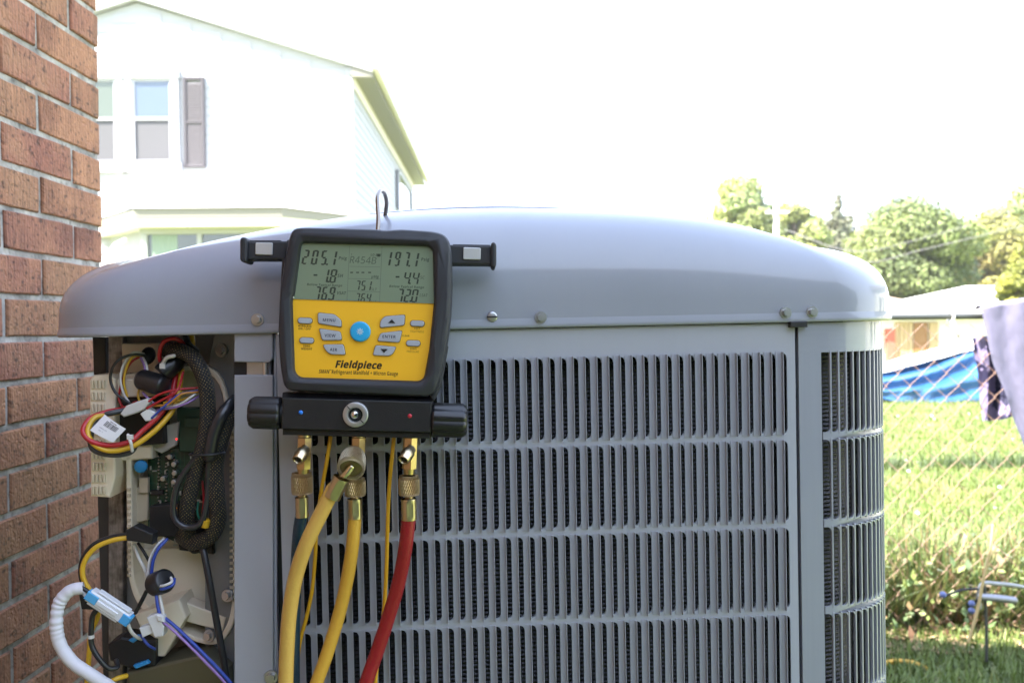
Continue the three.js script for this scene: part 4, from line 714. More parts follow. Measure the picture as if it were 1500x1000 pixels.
// brass
const brass = std(lin(0.52, 0.39, 0.20), 0.3, 1), brassDull = std(lin(0.46, 0.33, 0.19), 0.36, 1), ferruleM = std(lin(0.56, 0.47, 0.30), 0.28, 1);
const knurlT = (n) => dtex(128, 128, (i, j) => { const a = Math.abs(((i + j) % 32) / 16 - 1), b = Math.abs(((i - j + 128) % 32) / 16 - 1), k = Math.min(a, b) * 0.9 + 0.1 * Math.max(a, b); return [k, k, k]; }, false, n);
const knurl = std(lin(0.50, 0.36, 0.20), 0.34, 1, { bumpMap: knurlT([9, 3]), bumpScale: 0.0012 }), knurlBig = std(lin(0.60, 0.50, 0.33), 0.34, 1, { bumpMap: knurlT([12, 4]), bumpScale: 0.0014 });
const hexBody = (r, h) => { const g = new THREE.CylinderGeometry(r, r, h, 6, 1).toNonIndexed(); g.computeVertexNormals(); return g; };
{
  const ZP = -0.004;
  for (const [x, side] of [[446, 1], [525, 0], [601, 1]]) {
    const top = gp(x, 632, ZP), y = (py) => gp(x, py, ZP).y, s = 0.00067, yy = (py) => top.y - (py - 632) * s;
    const f = mesh('port_fitting', [lathe([[0.0062, yy(640) - top.y], [0.0062, 0.004]], 24).translate(top.x, top.y, top.z), hexBody(0.0072, (686 - 641) * s).rotateY(0.3).translate(top.x, (yy(641) + yy(686)) / 2, top.z), lathe([[0.0052, yy(694) - top.y], [0.0058, yy(686) - top.y]], 24).translate(top.x, top.y, top.z)], brass, gauge);
    if (side) {
      const a = gp(x + 1, 657, 0.003), b = gp(x - 10.5, 674, 0.016), d = b.clone().sub(a), L = d.length();
      const g = lathe([[0.0050, 0], [0.0050, L * 0.25], [0.0062, L * 0.3], [0.0064, L * 0.62], [0.0056, L * 0.68], [0.0055, L], [0.0038, L], [0.0034, L * 0.7]], 26);
      const st = mesh('side_valve', along(g, a, d), std(lin(0.60, 0.50, 0.32), 0.3, 1), f);
      mesh('valve_core', new THREE.SphereGeometry(0.0035, 14, 10).translate(...a.clone().addScaledVector(d, 0.78).toArray()), M.black, st);
    }
  }
}
// hoses
const hoseM = (r, g, b, rough = 0.38) => phys(lin(r, g, b), rough, 0, { clearcoat: 0.2, clearcoatRoughness: 0.35, bumpMap: dtex(64, 64, (i, j) => { const k = tfbm(i / 64, j / 64, 8, 3); return [k, k, k]; }, false, [60, 60]), bumpScale: 0.0004 });
const HM = { yellow: hoseM(0.56, 0.34, 0.07), yellow2: hoseM(0.58, 0.32, 0.035), red: hoseM(0.25, 0.004, 0.010), blue: hoseM(0.005, 0.030, 0.052), lead: wireM(0.66, 0.34, 0.01) };
const nutGeo = (r, h) => lathe([[r * 0.62, h / 2], [r * 0.93, h / 2], [r * 0.93, h * 0.38], [r, h * 0.33], [r * 1.0, -h * 0.36], [r * 0.94, -h * 0.46], [r * 0.66, -h / 2]], 48);
function ferruleGeo(r, h) {                              // crimped sleeve: rounded with long flats pressed in
  const g = lathe(Array.from({ length: 13 }, (_, i) => [r * (i === 0 || i === 12 ? 0.97 : 1), h / 2 - h * i / 12]), 48), p = g.attributes.position;
  for (let i = 0; i < p.count; i++) { const a = Math.atan2(p.getZ(i), p.getX(i)), v = p.getY(i) / h, in0 = Math.pow(Math.max(0, Math.cos((a + 0.25) * 4)), 0.6) * Math.min(1, Math.max(0, (0.38 - Math.abs(v)) * 12)), k = 1 - 0.12 * in0; p.setX(i, p.getX(i) * k); p.setZ(i, p.getZ(i) * k); }
  g.computeVertexNormals(); return toCreasedNormals(g, 0.5);
}
function hose(label, mat, x, pts, nut, fer, r, zTop) {
  const T0 = thing('charging_hose', label, 'hose'), p0 = A(x, fer[1], zTop), f = AC.sub(p0); f.at(T0);
  const P = (a, b, z) => A(a, b, z).sub(p0), s = 0.00067;
  mesh('hose_tube', tube([P(x, fer[1] - 6, zTop), ...pts.map(([a, b, z]) => P(a, b, z))], r, 120, 18), mat, T0);
  if (nut) {
    mesh('coupler_nut', nutGeo(0.0103, (nut[1] - nut[0]) * s).translate(...P(x, (nut[0] + nut[1]) / 2, zTop).toArray()), knurl, T0);
    mesh('stem', lathe([[0.0042, -0.006], [0.0042, 0.006]], 18).translate(...P(x, (nut[1] + fer[0]) / 2, zTop).toArray()), brassDull, T0);
    mesh('ferrule', ferruleGeo(r * 1.12, (fer[1] - fer[0]) * s).translate(...P(x, (fer[0] + fer[1]) / 2, zTop).toArray()), ferruleM, T0);
  }
  return { T0, P };
}
hose('dark blue hose hanging from the left brass port of the gauge', HM.blue, 442, [[438, 775, 0.042], [434, 830, 0.03], [431, 900, 0.022], [430, 1000, 0.020], [432, 1200, 0.03], [440, 1500, 0.05]], [692, 724], [728, 757], 0.0060, 0.044);
hose('golden yellow hose hanging from the middle brass port of the gauge', HM.yellow2, 520, [[516, 800, 0.040], [508, 850, 0.034], [495, 905, 0.03], [478, 960, 0.032], [458, 1020, 0.036], [430, 1200, 0.05], [420, 1500, 0.06]], [700, 727], [730, 759], 0.0066, 0.042);
hose('red hose hanging from the right brass port of the gauge', HM.red, 599, [[594, 800, 0.042], [585, 848, 0.036], [570, 900, 0.032], [552, 955, 0.032], [533, 1010, 0.036], [490, 1200, 0.05], [480, 1500, 0.06]], [696, 726], [730, 761], 0.0070, 0.044);
{
  const h = hose('pale yellow hose with big knurled coupling, crossing in front of the others', HM.yellow, 488, [[470, 752, 0.066], [450, 793, 0.066], [434, 840, 0.062], [424, 895, 0.058], [420, 950, 0.056], [418, 1020, 0.056], [420, 1200, 0.06], [430, 1500, 0.06]], null, [0, 722], 0.0072, 0.066);
  const p1 = h.P(500, 700, 0.068), p2 = h.P(486, 728, 0.067), d = p1.clone().sub(p2);
  mesh('ferrule', along(ferruleGeo(0.0082, d.length() * 1.02), p1.clone().add(p2).multiplyScalar(0.5), d), ferruleM, h.T0);
  const c0 = h.P(513.5, 688, 0.074), c1 = h.P(518.5, 663, 0.052), ax = c1.clone().sub(c0), L = 0.024;
  mesh('coupler_nut', along(lathe([[0.0105, 0.003], [0.0108, 0.0004], [0.0118, -0.0002], [0.0131, 0.001], [0.0133, 0.004], [0.0130, 0.012], [0.0122, 0.018], [0.0105, 0.023], [0.008, L]], 56), c0, ax), knurlBig, h.T0);
  mesh('coupler_end', along(lathe([[0.0001, 0.0042], [0.006, 0.004], [0.0070, 0.0022], [0.0106, 0.003]], 40), c0, ax), std(lin(0.30, 0.25, 0.16), 0.4, 1), h.T0);
  mesh('stem', tube([p1.clone().lerp(p2, 0.1), c0.clone().lerp(p1, 0.45), c0.clone().addScaledVector(ax.clone().normalize(), 0.004)], 0.0038, 20, 16), std(lin(0.74, 0.64, 0.42), 0.24, 1), h.T0);
}
for (const [label, pts] of [['thin yellow cable dropping from the gauge between blue and middle hoses', [[484, 640, 0.036], [479, 672, 0.036], [471, 716, 0.032], [464, 770, 0.026], [461, 820, 0.020], [456, 870, 0.016], [447, 910, 0.014], [439, 940, 0.014], [434, 1000, 0.016], [430, 1300, 0.02]]], ['thin yellow cable hanging beside the red hose, left of it', [[577, 640, 0.036], [573, 680, 0.034], [569, 730, 0.028], [567, 790, 0.022], [565, 850, 0.018], [561, 905, 0.016], [554, 960, 0.016], [549, 1010, 0.016], [545, 1300, 0.02]]]]) {
  const a = acThing('thermocouple_cable', label, 'cable', A(pts[3][0], pts[3][1], pts[3][2]));
  mesh('sheath', tube(a.path(pts), 0.0020, 90, 12), HM.lead, a.T);
}

// ---------------------------------------------------------------- the pad
{
  const p = thing('concrete_pad', 'low concrete pad under the grey condensing unit', 'pad');
  const c = V3((BODY.xl + BODY.xr) / 2, 0, -DEP / 2).applyMatrix4(acMat); p.position.set(c.x, 0, c.z); p.rotation.y = 0.056;
  mesh('slab', cbox(-0.52, 0.52, -0.02, 0.104, -0.5, 0.5, 0.008), std(lin(0.32, 0.31, 0.29), 0.95), p);
}
// ---------------------------------------------------------------- the white house behind
const HM0 = new THREE.Matrix4();
{ const d = 15, p = WORLD.pt(517, 300, -d); HM0.compose(V3(p.x, 0, p.z), new THREE.Quaternion().setFromEuler(new THREE.Euler(0, 0.0314, 0)), V3(1, 1, 1)); }
const HF = new Frame(HM0);
{
  const T = thing('white_house', 'two storey white house with bay window, shutter and clapboard side, beyond the lid', 'house');
  HF.at(T);
  const whiteP = std(lin(0.37, 0.373, 0.40), 0.55), trim = std(lin(0.23, 0.215, 0.18), 0.5), tintedTrim = std(lin(0.72, 0.66, 0.60), 0.5), roofM = std(lin(0.42, 0.42, 0.42), 0.9);  // tint in the cream trim offsets green light bounced from the lawn
  const eave = HF.pt(517, 110).y, EX = HF.pt(545, 92, 0.12).x, EY = HF.pt(545, 92, 0.12).y, rk = HF.pt(232, -4, 0.12), slope = (rk.y - EY) / (EX - rk.x);
  const ridgeX = HF.pt(196, 0, 0.12).x, ridgeY = EY + slope * (EX - ridgeX), LX = 2 * ridgeX - EX, DEEP = 11.5, LW = LX + EX;
  // walls: one body, then the boards of the two sides in view
  const gable = new THREE.Shape([V2(LW, 0), V2(0, 0), V2(0, EY - 0.02), V2(ridgeX, ridgeY - 0.18), V2(LW, EY - 0.02)]);
  mesh('wall', new THREE.ExtrudeGeometry(gable, { depth: DEEP, bevelEnabled: false }).translate(0, 0, -DEEP), whiteP, T);
  // openings that the boards keep clear of
  const wy0 = HF.pt(225, 240).y, wy1 = HF.pt(225, 116).y, wins = [[HF.pt(195, 180).x, HF.pt(253, 180).x], [HF.pt(112, 180).x, HF.pt(172, 180).x]];
  const board = (w) => { const s = new THREE.Shape([V2(0.004, 0), V2(0.022, 0), V2(0.008, 0.176), V2(0.004, 0.176)]); return new THREE.ExtrudeGeometry(s, { depth: w, bevelEnabled: false }); };
  const EXPO = 0.165;
  for (let y = 0.5; y < ridgeY - 0.4; y += EXPO) {     // front: boards run along x, split where the windows stand
    const half = y + EXPO < EY ? 99 : (ridgeY - 0.25 - y - EXPO) / slope, xa = Math.max(LW, ridgeX - half), xb = Math.min(0, ridgeX + half);
    if (xb - xa < 0.3) continue;
    const m = mesh('siding_board', board(xb - xa).rotateY(-Math.PI / 2).translate(xb - xa, 0, 0), whiteP, T); m.position.set(xa, y, 0.0);
  }
  for (let y = 0.5; y < EY - 0.1; y += EXPO) { const m = mesh('siding_board', board(DEEP - 0.1), whiteP, T); m.position.set(0, y, -DEEP + 0.05); }
  mesh('corner_board', cbox(-0.11, 0.032, 0.3, EY - 0.05, -0.11, 0.032, 0.004), whiteP, T);
  // roof: two slopes with fascia, gutter and soffit
  const th = 0.13, roofSide = (x0, y0, x1, y1) => { const g = new THREE.Shape([V2(x0, y0), V2(x1, y1), V2(x1, y1 + th), V2(x0, y0 + th)]); return new THREE.ExtrudeGeometry(g, { depth: DEEP + 0.5, bevelEnabled: false }).translate(0, 0, -DEEP - 0.4); };
  const roofLine = (x) => new THREE.ExtrudeGeometry(new THREE.Shape([V2(x, EY - 0.157), V2(ridgeX, ridgeY - 0.157), V2(ridgeX, ridgeY - 0.024), V2(x, EY - 0.024)]), { depth: 0.098, bevelEnabled: false });
  const roof = mesh('roof', [roofSide(EX, EY - 0.02, ridgeX, ridgeY - 0.02), roofSide(LX, EY - 0.02, ridgeX, ridgeY - 0.02)], roofM, T);
  mesh('rake_board', [[EX, LX + 0], [LX, 0]].map(([x]) => { const g = new THREE.Shape([V2(x, EY - 0.16), V2(ridgeX, ridgeY - 0.16), V2(ridgeX, ridgeY + 0.12), V2(x, EY + 0.12)]); return new THREE.ExtrudeGeometry(g, { depth: 0.03, bevelEnabled: false }).translate(0, 0, 0.104); }), whiteP, roof);
  mesh('eave_lining', [[EX, LX]].flatMap(() => [roofLine(EX), roofLine(LX)]), whiteP, roof);
  mesh('gutter', [cbox(EX - 0.01, EX + 0.11, EY - 0.11, EY + 0.05, -DEEP - 0.4, 0.13, 0.02)], tintedTrim, roof);
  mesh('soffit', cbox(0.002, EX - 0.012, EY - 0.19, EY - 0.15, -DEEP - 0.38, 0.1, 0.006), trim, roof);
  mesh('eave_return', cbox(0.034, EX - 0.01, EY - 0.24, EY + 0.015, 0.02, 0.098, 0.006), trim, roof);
  mesh('frieze', cbox(0.028, 0.05, EY - 0.40, EY - 0.195, -DEEP, -0.05, 0.004), tintedTrim, roof);
  const ch = HF.pt(300, 4, -3); mesh('chimney', box(ch.x - 0.45, ch.x + 0.12, ridgeY - 1.6, ridgeY + 0.75, -3.6, -3), std(lin(0.30, 0.10, 0.06), 0.9), roof);
  // double-hung windows
  const glass = (c, r = 0.06) => phys(c, r, 0, { clearcoat: 1, clearcoatRoughness: 0.03 });
  for (const [i, [x0, x1]] of wins.entries()) {
    const w = mesh('window', [cbox(x0 - 0.13, x0 - 0.002, wy0 - 0.14, wy1 + 0.12, 0.0, 0.07, 0.008), cbox(x1 + 0.002, x1 + 0.13, wy0 - 0.14, wy1 + 0.12, 0.0, 0.07, 0.008), cbox(x0 - 0.15, x1 + 0.15, wy1, wy1 + 0.15, 0.0, 0.085, 0.008), cbox(x0 - 0.17, x1 + 0.17, wy0 - 0.16, wy0, 0, 0.11, 0.008)], whiteP, T);
    const ym = (wy0 + wy1) / 2 + 0.02, s = 0.045;
    mesh('upper_sash', [cbox(x0, x0 + s, ym, wy1, 0.024, 0.05, 0.004), cbox(x1 - s, x1, ym, wy1, 0.024, 0.05, 0.004), cbox(x0 + s, x1 - s, wy1 - s, wy1, 0.025, 0.049, 0.004), cbox(x0 + s, x1 - s, ym, ym + s, 0.025, 0.049, 0.004)], whiteP, w);
    mesh('lower_sash', [cbox(x0, x0 + s, wy0, ym + s, 0.026, 0.066, 0.004), cbox(x1 - s, x1, wy0, ym + s, 0.026, 0.066, 0.004), cbox(x0 + s, x1 - s, ym - 0.01, ym + s, 0.052, 0.068, 0.004), cbox(x0 + s, x1 - s, wy0, wy0 + s * 1.3, 0.027, 0.067, 0.004)], whiteP, w);
    mesh('pane', box(x0 + 0.01, x1 - 0.01, ym + 0.01, wy1 - 0.01, 0.028, 0.032), glass(i ? lin(0.085, 0.105, 0.08) : lin(0.08, 0.11, 0.165)), w);
    mesh('screen', box(x0 + 0.01, x1 - 0.01, wy0 + 0.01, ym + 0.02, 0.038, 0.042), std(lin(0.088, 0.086, 0.098), 0.8), w);
  }
  // shutter
  const sx0 = HF.pt(270, 180).x, sx1 = HF.pt(301, 180).x, sy0 = HF.pt(285, 246).y, sy1 = HF.pt(285, 114).y, shM = std(lin(0.050, 0.044, 0.054), 0.6), fr = 0.055, ymid = (sy0 + sy1) / 2;
  const sh = mesh('shutter', [cbox(sx0, sx0 + fr, sy0, sy1, 0.024, 0.075, 0.006), cbox(sx1 - fr, sx1, sy0, sy1, 0.024, 0.075, 0.006), ...[sy0, ymid - fr / 2, sy1 - fr].map((y) => cbox(sx0 + fr - 0.003, sx1 - fr + 0.003, y, y + fr, 0.026, 0.073, 0.006))], shM, T);
  const lv = []; for (let y = sy0 + 0.07; y < sy1 - 0.08; y += 0.042) if (Math.abs(y - ymid) > 0.04) lv.push(new THREE.BoxGeometry(sx1 - sx0 - 2 * fr, 0.046, 0.008).rotateX(-0.7).translate((sx0 + sx1) / 2, y, 0.05));
  mesh('louvres', lv, std(lin(0.115, 0.105, 0.12), 0.6), sh);
  // side windows with dark shutters near the far end
  for (const [a, b] of [[583, 600]]) {
    const z0 = HF.ptx(a, 280, 0.02).z, z1 = HF.ptx(b, 280, 0.02).z, ya = HF.ptx(a, 308, 0.02).y, yb = HF.ptx(a, 254, 0.02).y;
    const w = mesh('side_window', [cbox(0.0, 0.07, ya, yb, z1 - 0.12, z1, 0.006), cbox(0.0, 0.07, ya, yb, z0 + 0.0, z0 + 0.12, 0.006), cbox(0, 0.07, yb, yb + 0.1, z1, z0, 0.006)], whiteP, T);
    mesh('pane', box(0.02, 0.03, ya, yb - 0.01, z1, z0), glass(lin(0.06, 0.07, 0.09)), w);
    mesh('shutter', [cbox(0.024, 0.06, ya, yb, z0 + 0.13, z0 + 0.55, 0.004), cbox(0.024, 0.06, ya, yb, z1 - 0.55, z1 - 0.13, 0.004)], std(lin(0.05, 0.055, 0.075), 0.6), T);
  }
  // bay with a low roof
  const BZ = 1.25, bl = HF.pt(176, 312, BZ + 0.35), br = HF.pt(432, 302, BZ + 0.35), by = (bl.y + br.y) / 2, ov = 0.35, x0 = bl.x, x1 = br.x, plan = (e, z) => [V2(x0 + 0.35 - e * 0.8 - (BZ), 0 + z), V2(x0 + 0.35 - e * 0.4, BZ + e), V2(x1 - 0.35 + e * 0.4, BZ + e), V2(x1 - 0.35 + e * 0.8 + BZ, 0 + z)];
  const prism = (pts, y0, y1) => new THREE.ExtrudeGeometry(new THREE.Shape(pts.map((p) => V2(p.x, -p.y))), { depth: y1 - y0, bevelEnabled: false }).rotateX(-Math.PI / 2).translate(0, y0, 0);
  const bay = mesh('bay', prism(plan(0, 0.02), 0.0, by - 0.26), whiteP, T);
  mesh('bay_soffit', prism(plan(ov - 0.02, 0.02), by - 0.26, by - 0.12), tintedTrim, bay);
  mesh('bay_fascia', prism(plan(ov, 0.02), by - 0.118, by + 0.03), trim, bay);
  { const e = plan(ov + 0.04, 0.02), top = by + 0.5, q = [V3(e[0].x, by + 0.032, e[0].y), V3(e[1].x, by + 0.032, e[1].y), V3(e[2].x, by + 0.032, e[2].y), V3(e[3].x, by + 0.032, e[3].y), V3(x1 - 0.3, top, 0.03), V3(x0 + 0.3, top, 0.03)];
    const g = new THREE.BufferGeometry().setFromPoints([q[0], q[1], q[5], q[1], q[2], q[4], q[1], q[4], q[5], q[2], q[3], q[4]]); g.computeVertexNormals(); mesh('bay_roof', g, std(lin(0.66, 0.65, 0.62), 0.8), bay); }
  const gx0 = HF.pt(217, 350, BZ).x, gx1 = HF.pt(386, 350, BZ).x, gm = HF.pt(293, 350, BZ).x, gy1 = HF.pt(293, 343, BZ).y, gy0 = gy1 - 1.25;
  const bw = mesh('bay_window', [cbox(gx0 - 0.1, gx0, gy0, gy1, BZ, BZ + 0.06, 0.006), cbox(gx1, gx1 + 0.1, gy0, gy1, BZ, BZ + 0.06, 0.006), cbox(gm - 0.04, gm + 0.04, gy0, gy1, BZ + 0.001, BZ + 0.055, 0.006), cbox(gx0 - 0.12, gx1 + 0.12, gy1, gy1 + 0.1, BZ, BZ + 0.07, 0.006), cbox(gx0 - 0.12, gx1 + 0.12, gy0 - 0.1, gy0, BZ, BZ + 0.1, 0.006)], whiteP, T);
  for (const [a, b] of [[gx0, gm - 0.04], [gm + 0.04, gx1]]) mesh('pane', box(a, b, gy0, gy1, BZ + 0.008, BZ + 0.014), glass(lin(0.05, 0.065, 0.055)), bw);
  mesh('curtain', grid(16, 1, (u, v) => [gx0 + 0.06 + 0.42 * u, gy0 + 1.24 * v, BZ + 0.02 + 0.006 * Math.sin(u * 30)]), std(lin(0.24, 0.30, 0.26), 0.8), bw);
  mesh('downspout', [tube([HF.pt(182, 352, BZ + 0.1), HF.pt(166, 362, BZ + 0.02), HF.pt(176, 378, BZ - 0.35), HF.pt(178, 420, BZ - 0.35)], 0.035, 30, 10)], std(lin(0.74, 0.74, 0.72), 0.5), bay);
}
{ // a further roof seen past the house
  const T = thing('grey_roofed_house', 'distant house of which only a dark grey roof shows above the lid', 'house');
  const f = new Frame(new THREE.Matrix4().makeTranslation(WORLD.pt(640, 300, -46).x, 0, -46)); f.at(T);
  const a = f.pt(600, 304), b = f.pt(610, 291), c = f.pt(660, 290), d = f.pt(680, 304), h = a.y;
  const hip = new THREE.BufferGeometry(), P = (x, y, z) => [x, y, z], yA = h - 0.4, yB = b.y;
  const v = [P(a.x - 1, yA, 0), P(d.x + 0.5, yA, 0), P(c.x, yB, -3), P(b.x, yB, -3), P(d.x + 0.5, yA, -7), P(a.x - 1, yA, -7), P(c.x, yB, -4), P(b.x, yB, -4)];
  hip.setAttribute('position', new THREE.Float32BufferAttribute(v.flat(), 3)); hip.setIndex([0, 1, 2, 0, 2, 3, 1, 4, 6, 1, 6, 2, 4, 5, 7, 4, 7, 6, 5, 0, 3, 5, 3, 7, 3, 2, 6, 3, 6, 7]); hip.computeVertexNormals();
  mesh('roof', hip.toNonIndexed(), std(lin(0.085, 0.095, 0.115), 0.9), T);
  mesh('wall', box(a.x - 0.6, d.x + 0.1, 0, yA, -6.6, -0.4), std(lin(0.6, 0.58, 0.55), 0.8), T);
}
{ // garage with pale hip roof
  const T = thing('garage', 'low white garage with pale roof beyond the blue tarp', 'garage');
  const f = new Frame(new THREE.Matrix4().makeTranslation(WORLD.pt(1400, 470, -21).x, 0, -21)); f.at(T);
  const e0 = f.pt(1334, 455, 0.4), e1 = f.pt(1520, 452, 0.4), p0 = f.pt(1415, 419, -1.6), p1 = f.pt(1460, 420, -1.6), yE = e0.y;
  const v = [[e0.x, yE, 0.4], [e1.x, yE, 0.4], [p1.x, p0.y, -1.6], [p0.x, p0.y, -1.6], [e1.x, yE, -4], [e0.x, yE, -4]];
  const hip = new THREE.BufferGeometry(); hip.setAttribute('position', new THREE.Float32BufferAttribute(v.flat(), 3)); hip.setIndex([0, 1, 2, 0, 2, 3, 1, 4, 2, 4, 5, 3, 4, 3, 2, 5, 0, 3]); const hg = hip.toNonIndexed(); hg.computeVertexNormals();
  const roof = mesh('roof', hg, std(lin(0.66, 0.63, 0.62), 0.85), T);
  mesh('fascia', cbox(e0.x, e1.x, yE - 0.14, yE - 0.004, 0.36, 0.40, 0.004), std(lin(0.8, 0.8, 0.78), 0.6), roof);
  mesh('lean_to_roof', [cbox(f.pt(1240, 455).x, e0.x + 0.25, yE - 0.12, yE + 0.06, -3, 0.38, 0.02)], std(lin(0.66, 0.63, 0.62), 0.85), roof);
  const w0 = f.pt(1290, 480).x, w1 = f.pt(1512, 480).x, d0 = f.pt(1330, 480).x;
  mesh('wall', box(w0, w1, 0, yE - 0.005, -3.6, 0), std(lin(0.78, 0.72, 0.69), 0.8), T);
  const dx0 = f.pt(1338, 500).x, dx1 = f.pt(1358, 500).x, oy = f.pt(1350, 472).y, om = std(lin(0.27, 0.13, 0.05), 0.6), ol = std(lin(0.46, 0.32, 0.18), 0.6);
  mesh('door', [cbox(dx0, dx1, 0.02, oy, 0.002, 0.05, 0.006)], om, T);
  mesh('door_post', cbox(f.pt(1360, 500).x, f.pt(1373, 500).x, 0.02, oy, 0.002, 0.09, 0.006), ol, T);
  for (let k = 0; k < 4; k++) { const a = f.pt(1311 + k * 6.6, 500).x, b = f.pt(1317 + k * 6.6, 500).x; mesh('wall_plank', cbox(a, b, 0.02, oy + 0.02, 0.002, 0.03 + 0.006 * (k % 2), 0.005), ol, T); }
  mesh('brick_pier', cbox(f.pt(1296, 500).x, f.pt(1309, 500).x, 0.02, oy - 0.15, 0.002, 0.12, 0.008), std(lin(0.45, 0.12, 0.08), 0.8), T);
}
{ // unseen house out of view right, placed to gleam on the unit's round corner
  const T = thing('unseen_white_house', 'unseen white house out of view at right, placed to gleam on the rounded corner', 'house'); T.position.set(9.5, 0, -5.6); T.rotation.y = -0.12;
  const wp = std(lin(0.62, 0.61, 0.58), 0.7);
  for (const [a, b] of [[-4.2, -2.6], [-1.6, 0.5], [1.5, 2.2], [3.2, 4.6]]) mesh('wall', box(0, 5, 0, 3.6, a, b), wp, T);
  for (const [a, b] of [[-2.6, -1.6], [0.5, 1.5], [2.2, 3.2]]) { mesh('wall_panel', box(0.02, 5, 0, 0.9, a, b), wp, T); mesh('window', box(0.1, 0.14, 0.9, 2.4, a, b), phys(lin(0.03, 0.04, 0.05), 0.08), T); mesh('lintel', box(0.02, 5, 2.4, 3.6, a, b), wp, T); }
  mesh('roof', new THREE.ExtrudeGeometry(new THREE.Shape([V2(-0.5, 3.55), V2(5.5, 3.55), V2(2.5, 5.4)]), { depth: 9.4, bevelEnabled: false }).translate(0, 0, -4.5), std(lin(0.12, 0.11, 0.10), 0.9), T);
}
{ // a pink-roofed house further left
  const T = thing('small_house', 'far house with pinkish roof edge, left of the garage roof', 'house');
  const f = new Frame(new THREE.Matrix4().makeTranslation(WORLD.pt(1300, 470, -27).x, 0, -27)); f.at(T);
  const a = f.pt(1240, 447), b = f.pt(1334, 446), t = f.pt(1290, 434), pr = f.pt(1322, 440);
  mesh('roof', slab([V2(a.x, a.y), V2(b.x, b.y), V2(pr.x, pr.y), V2(t.x, t.y), V2(a.x, t.y - 0.1)], 0.3, 5, 0.02), std(lin(0.55, 0.40, 0.33), 0.8), T);
  mesh('wall', box(a.x + 0.3, b.x - 0.3, 0, a.y - 0.01, -4.5, 0), std(lin(0.7, 0.66, 0.62), 0.8), T);
}

// ---------------------------------------------------------------- trees
function leafCloud(n, blobs, size, tones, up = 0.35) {  // small leaf faces spread through lumpy volumes
  const pos = [], col = [], nor = [];
  const total = blobs.reduce((s, b) => s + b[3] * b[3] * b[4], 0);
  for (const [x, y, z, rx, ry] of blobs) {
    const m = Math.max(6, Math.round(n * rx * rx * ry / total)), tone = pick(tones), dark = rr(0.8, 1.15);
    for (let i = 0; i < m; i++) {
      const d = V3(rr(-1, 1), rr(-1, 1), rr(-1, 1)); if (d.lengthSq() > 1 || d.lengthSq() < 0.02) { i--; continue; }
      const l = d.length(), rad = Math.pow(l, 0.45) * (1 + 0.25 * nz(d.x * 2.2 + x, d.y * 2.2 + y, d.z * 2.2 + z)); d.normalize();
      const c = V3(x + d.x * rx * rad, y + d.y * ry * rad, z + d.z * rx * rad);
      const nn = d.clone().multiplyScalar(0.8).add(V3(rr(-1, 1), rr(-0.6, 1) + up, rr(-1, 1))).normalize(), t1 = V3(rr(-1, 1), rr(-1, 1), rr(-1, 1)).cross(nn).normalize(), t2 = nn.clone().cross(t1), s = size * rr(0.6, 1.4);
      const q = [c.clone().addScaledVector(t1, s), c.clone().addScaledVector(t2, s * 0.5), c.clone().addScaledVector(t1, -s), c.clone().addScaledVector(t2, -s * 0.5)];
      const k = dark * rr(0.75, 1.25);
      for (const j of [0, 1, 2, 0, 2, 3]) { pos.push(q[j].x, q[j].y, q[j].z); nor.push(nn.x, nn.y, nn.z); col.push(tone[0] * k, tone[1] * k, tone[2] * k); }
    }
  }
  const g = new THREE.BufferGeometry(); g.setAttribute('position', new THREE.Float32BufferAttribute(pos, 3)); g.setAttribute('normal', new THREE.Float32BufferAttribute(nor, 3)); g.setAttribute('color', new THREE.Float32BufferAttribute(col, 3));
  return g;
}
const leafM = phys(0xffffff, 0.7, 0, { vertexColors: true, transmission: 0.35 });
const barkM = std(lin(0.16, 0.12, 0.09), 0.9);
function tree(name, label, px, top, bottom, halfW, dist, tones, { n = 6000, size = 0.14, blobs = 26, form = 'round' } = {}) {
  const T = thing(name, label, 'tree'), c = WORLD.pt(px, 475, -dist), k = dist / FOCAL, yT = WORLD.pt(px, top, -dist).y, yB = WORLD.pt(px, bottom, -dist).y, R = halfW * k;
  T.position.set(c.x, 0, c.z);
  const H = yT - yB, list = [];
  for (let i = 0; i < blobs; i++) {
    const v = (i + 0.5) / blobs, a = rr(0, 6.28);
    const wid = form === 'round' ? Math.sqrt(Math.max(0.05, 1 - (2 * v - 1) ** 2)) * (0.9 + 0.1 * v) : form === 'cone' ? (1 - v) * 0.95 + 0.08 : Math.min(1, 1.6 * (1 - v) + 0.12);
    const rad = R * wid * Math.sqrt(rnd()) * 0.78, br = R * (form === 'cone' ? 0.30 * (1 - v) + 0.10 : form === 'column' ? 0.5 * wid + 0.1 : rr(0.30, 0.48));
    list.push([rad * Math.cos(a), yB + H * (0.06 + 0.86 * v), rad * Math.sin(a), br, br * rr(0.6, 0.85)]);
  }
  mesh('crown', leafCloud(n, list, size, tones), leafM, T);
  const tr = [lathe([[R * 0.09 + 0.05, 0], [R * 0.06 + 0.04, yB * 0.5], [R * 0.04 + 0.03, yB + H * 0.35], [0.02, yB + H * 0.85]], 10)];
  for (const b of list) if (rnd() < 0.6) { const y0 = Math.max(yB * 0.6, b[1] - H * 0.25); tr.push(tube([V3(0, y0, 0), V3(b[0] * 0.5, (y0 + b[1]) / 2 + 0.1, b[2] * 0.5), V3(b[0], b[1], b[2])], R * 0.016 + 0.01, 6, 5)); }
  mesh('trunk', tr, barkM, T);
}
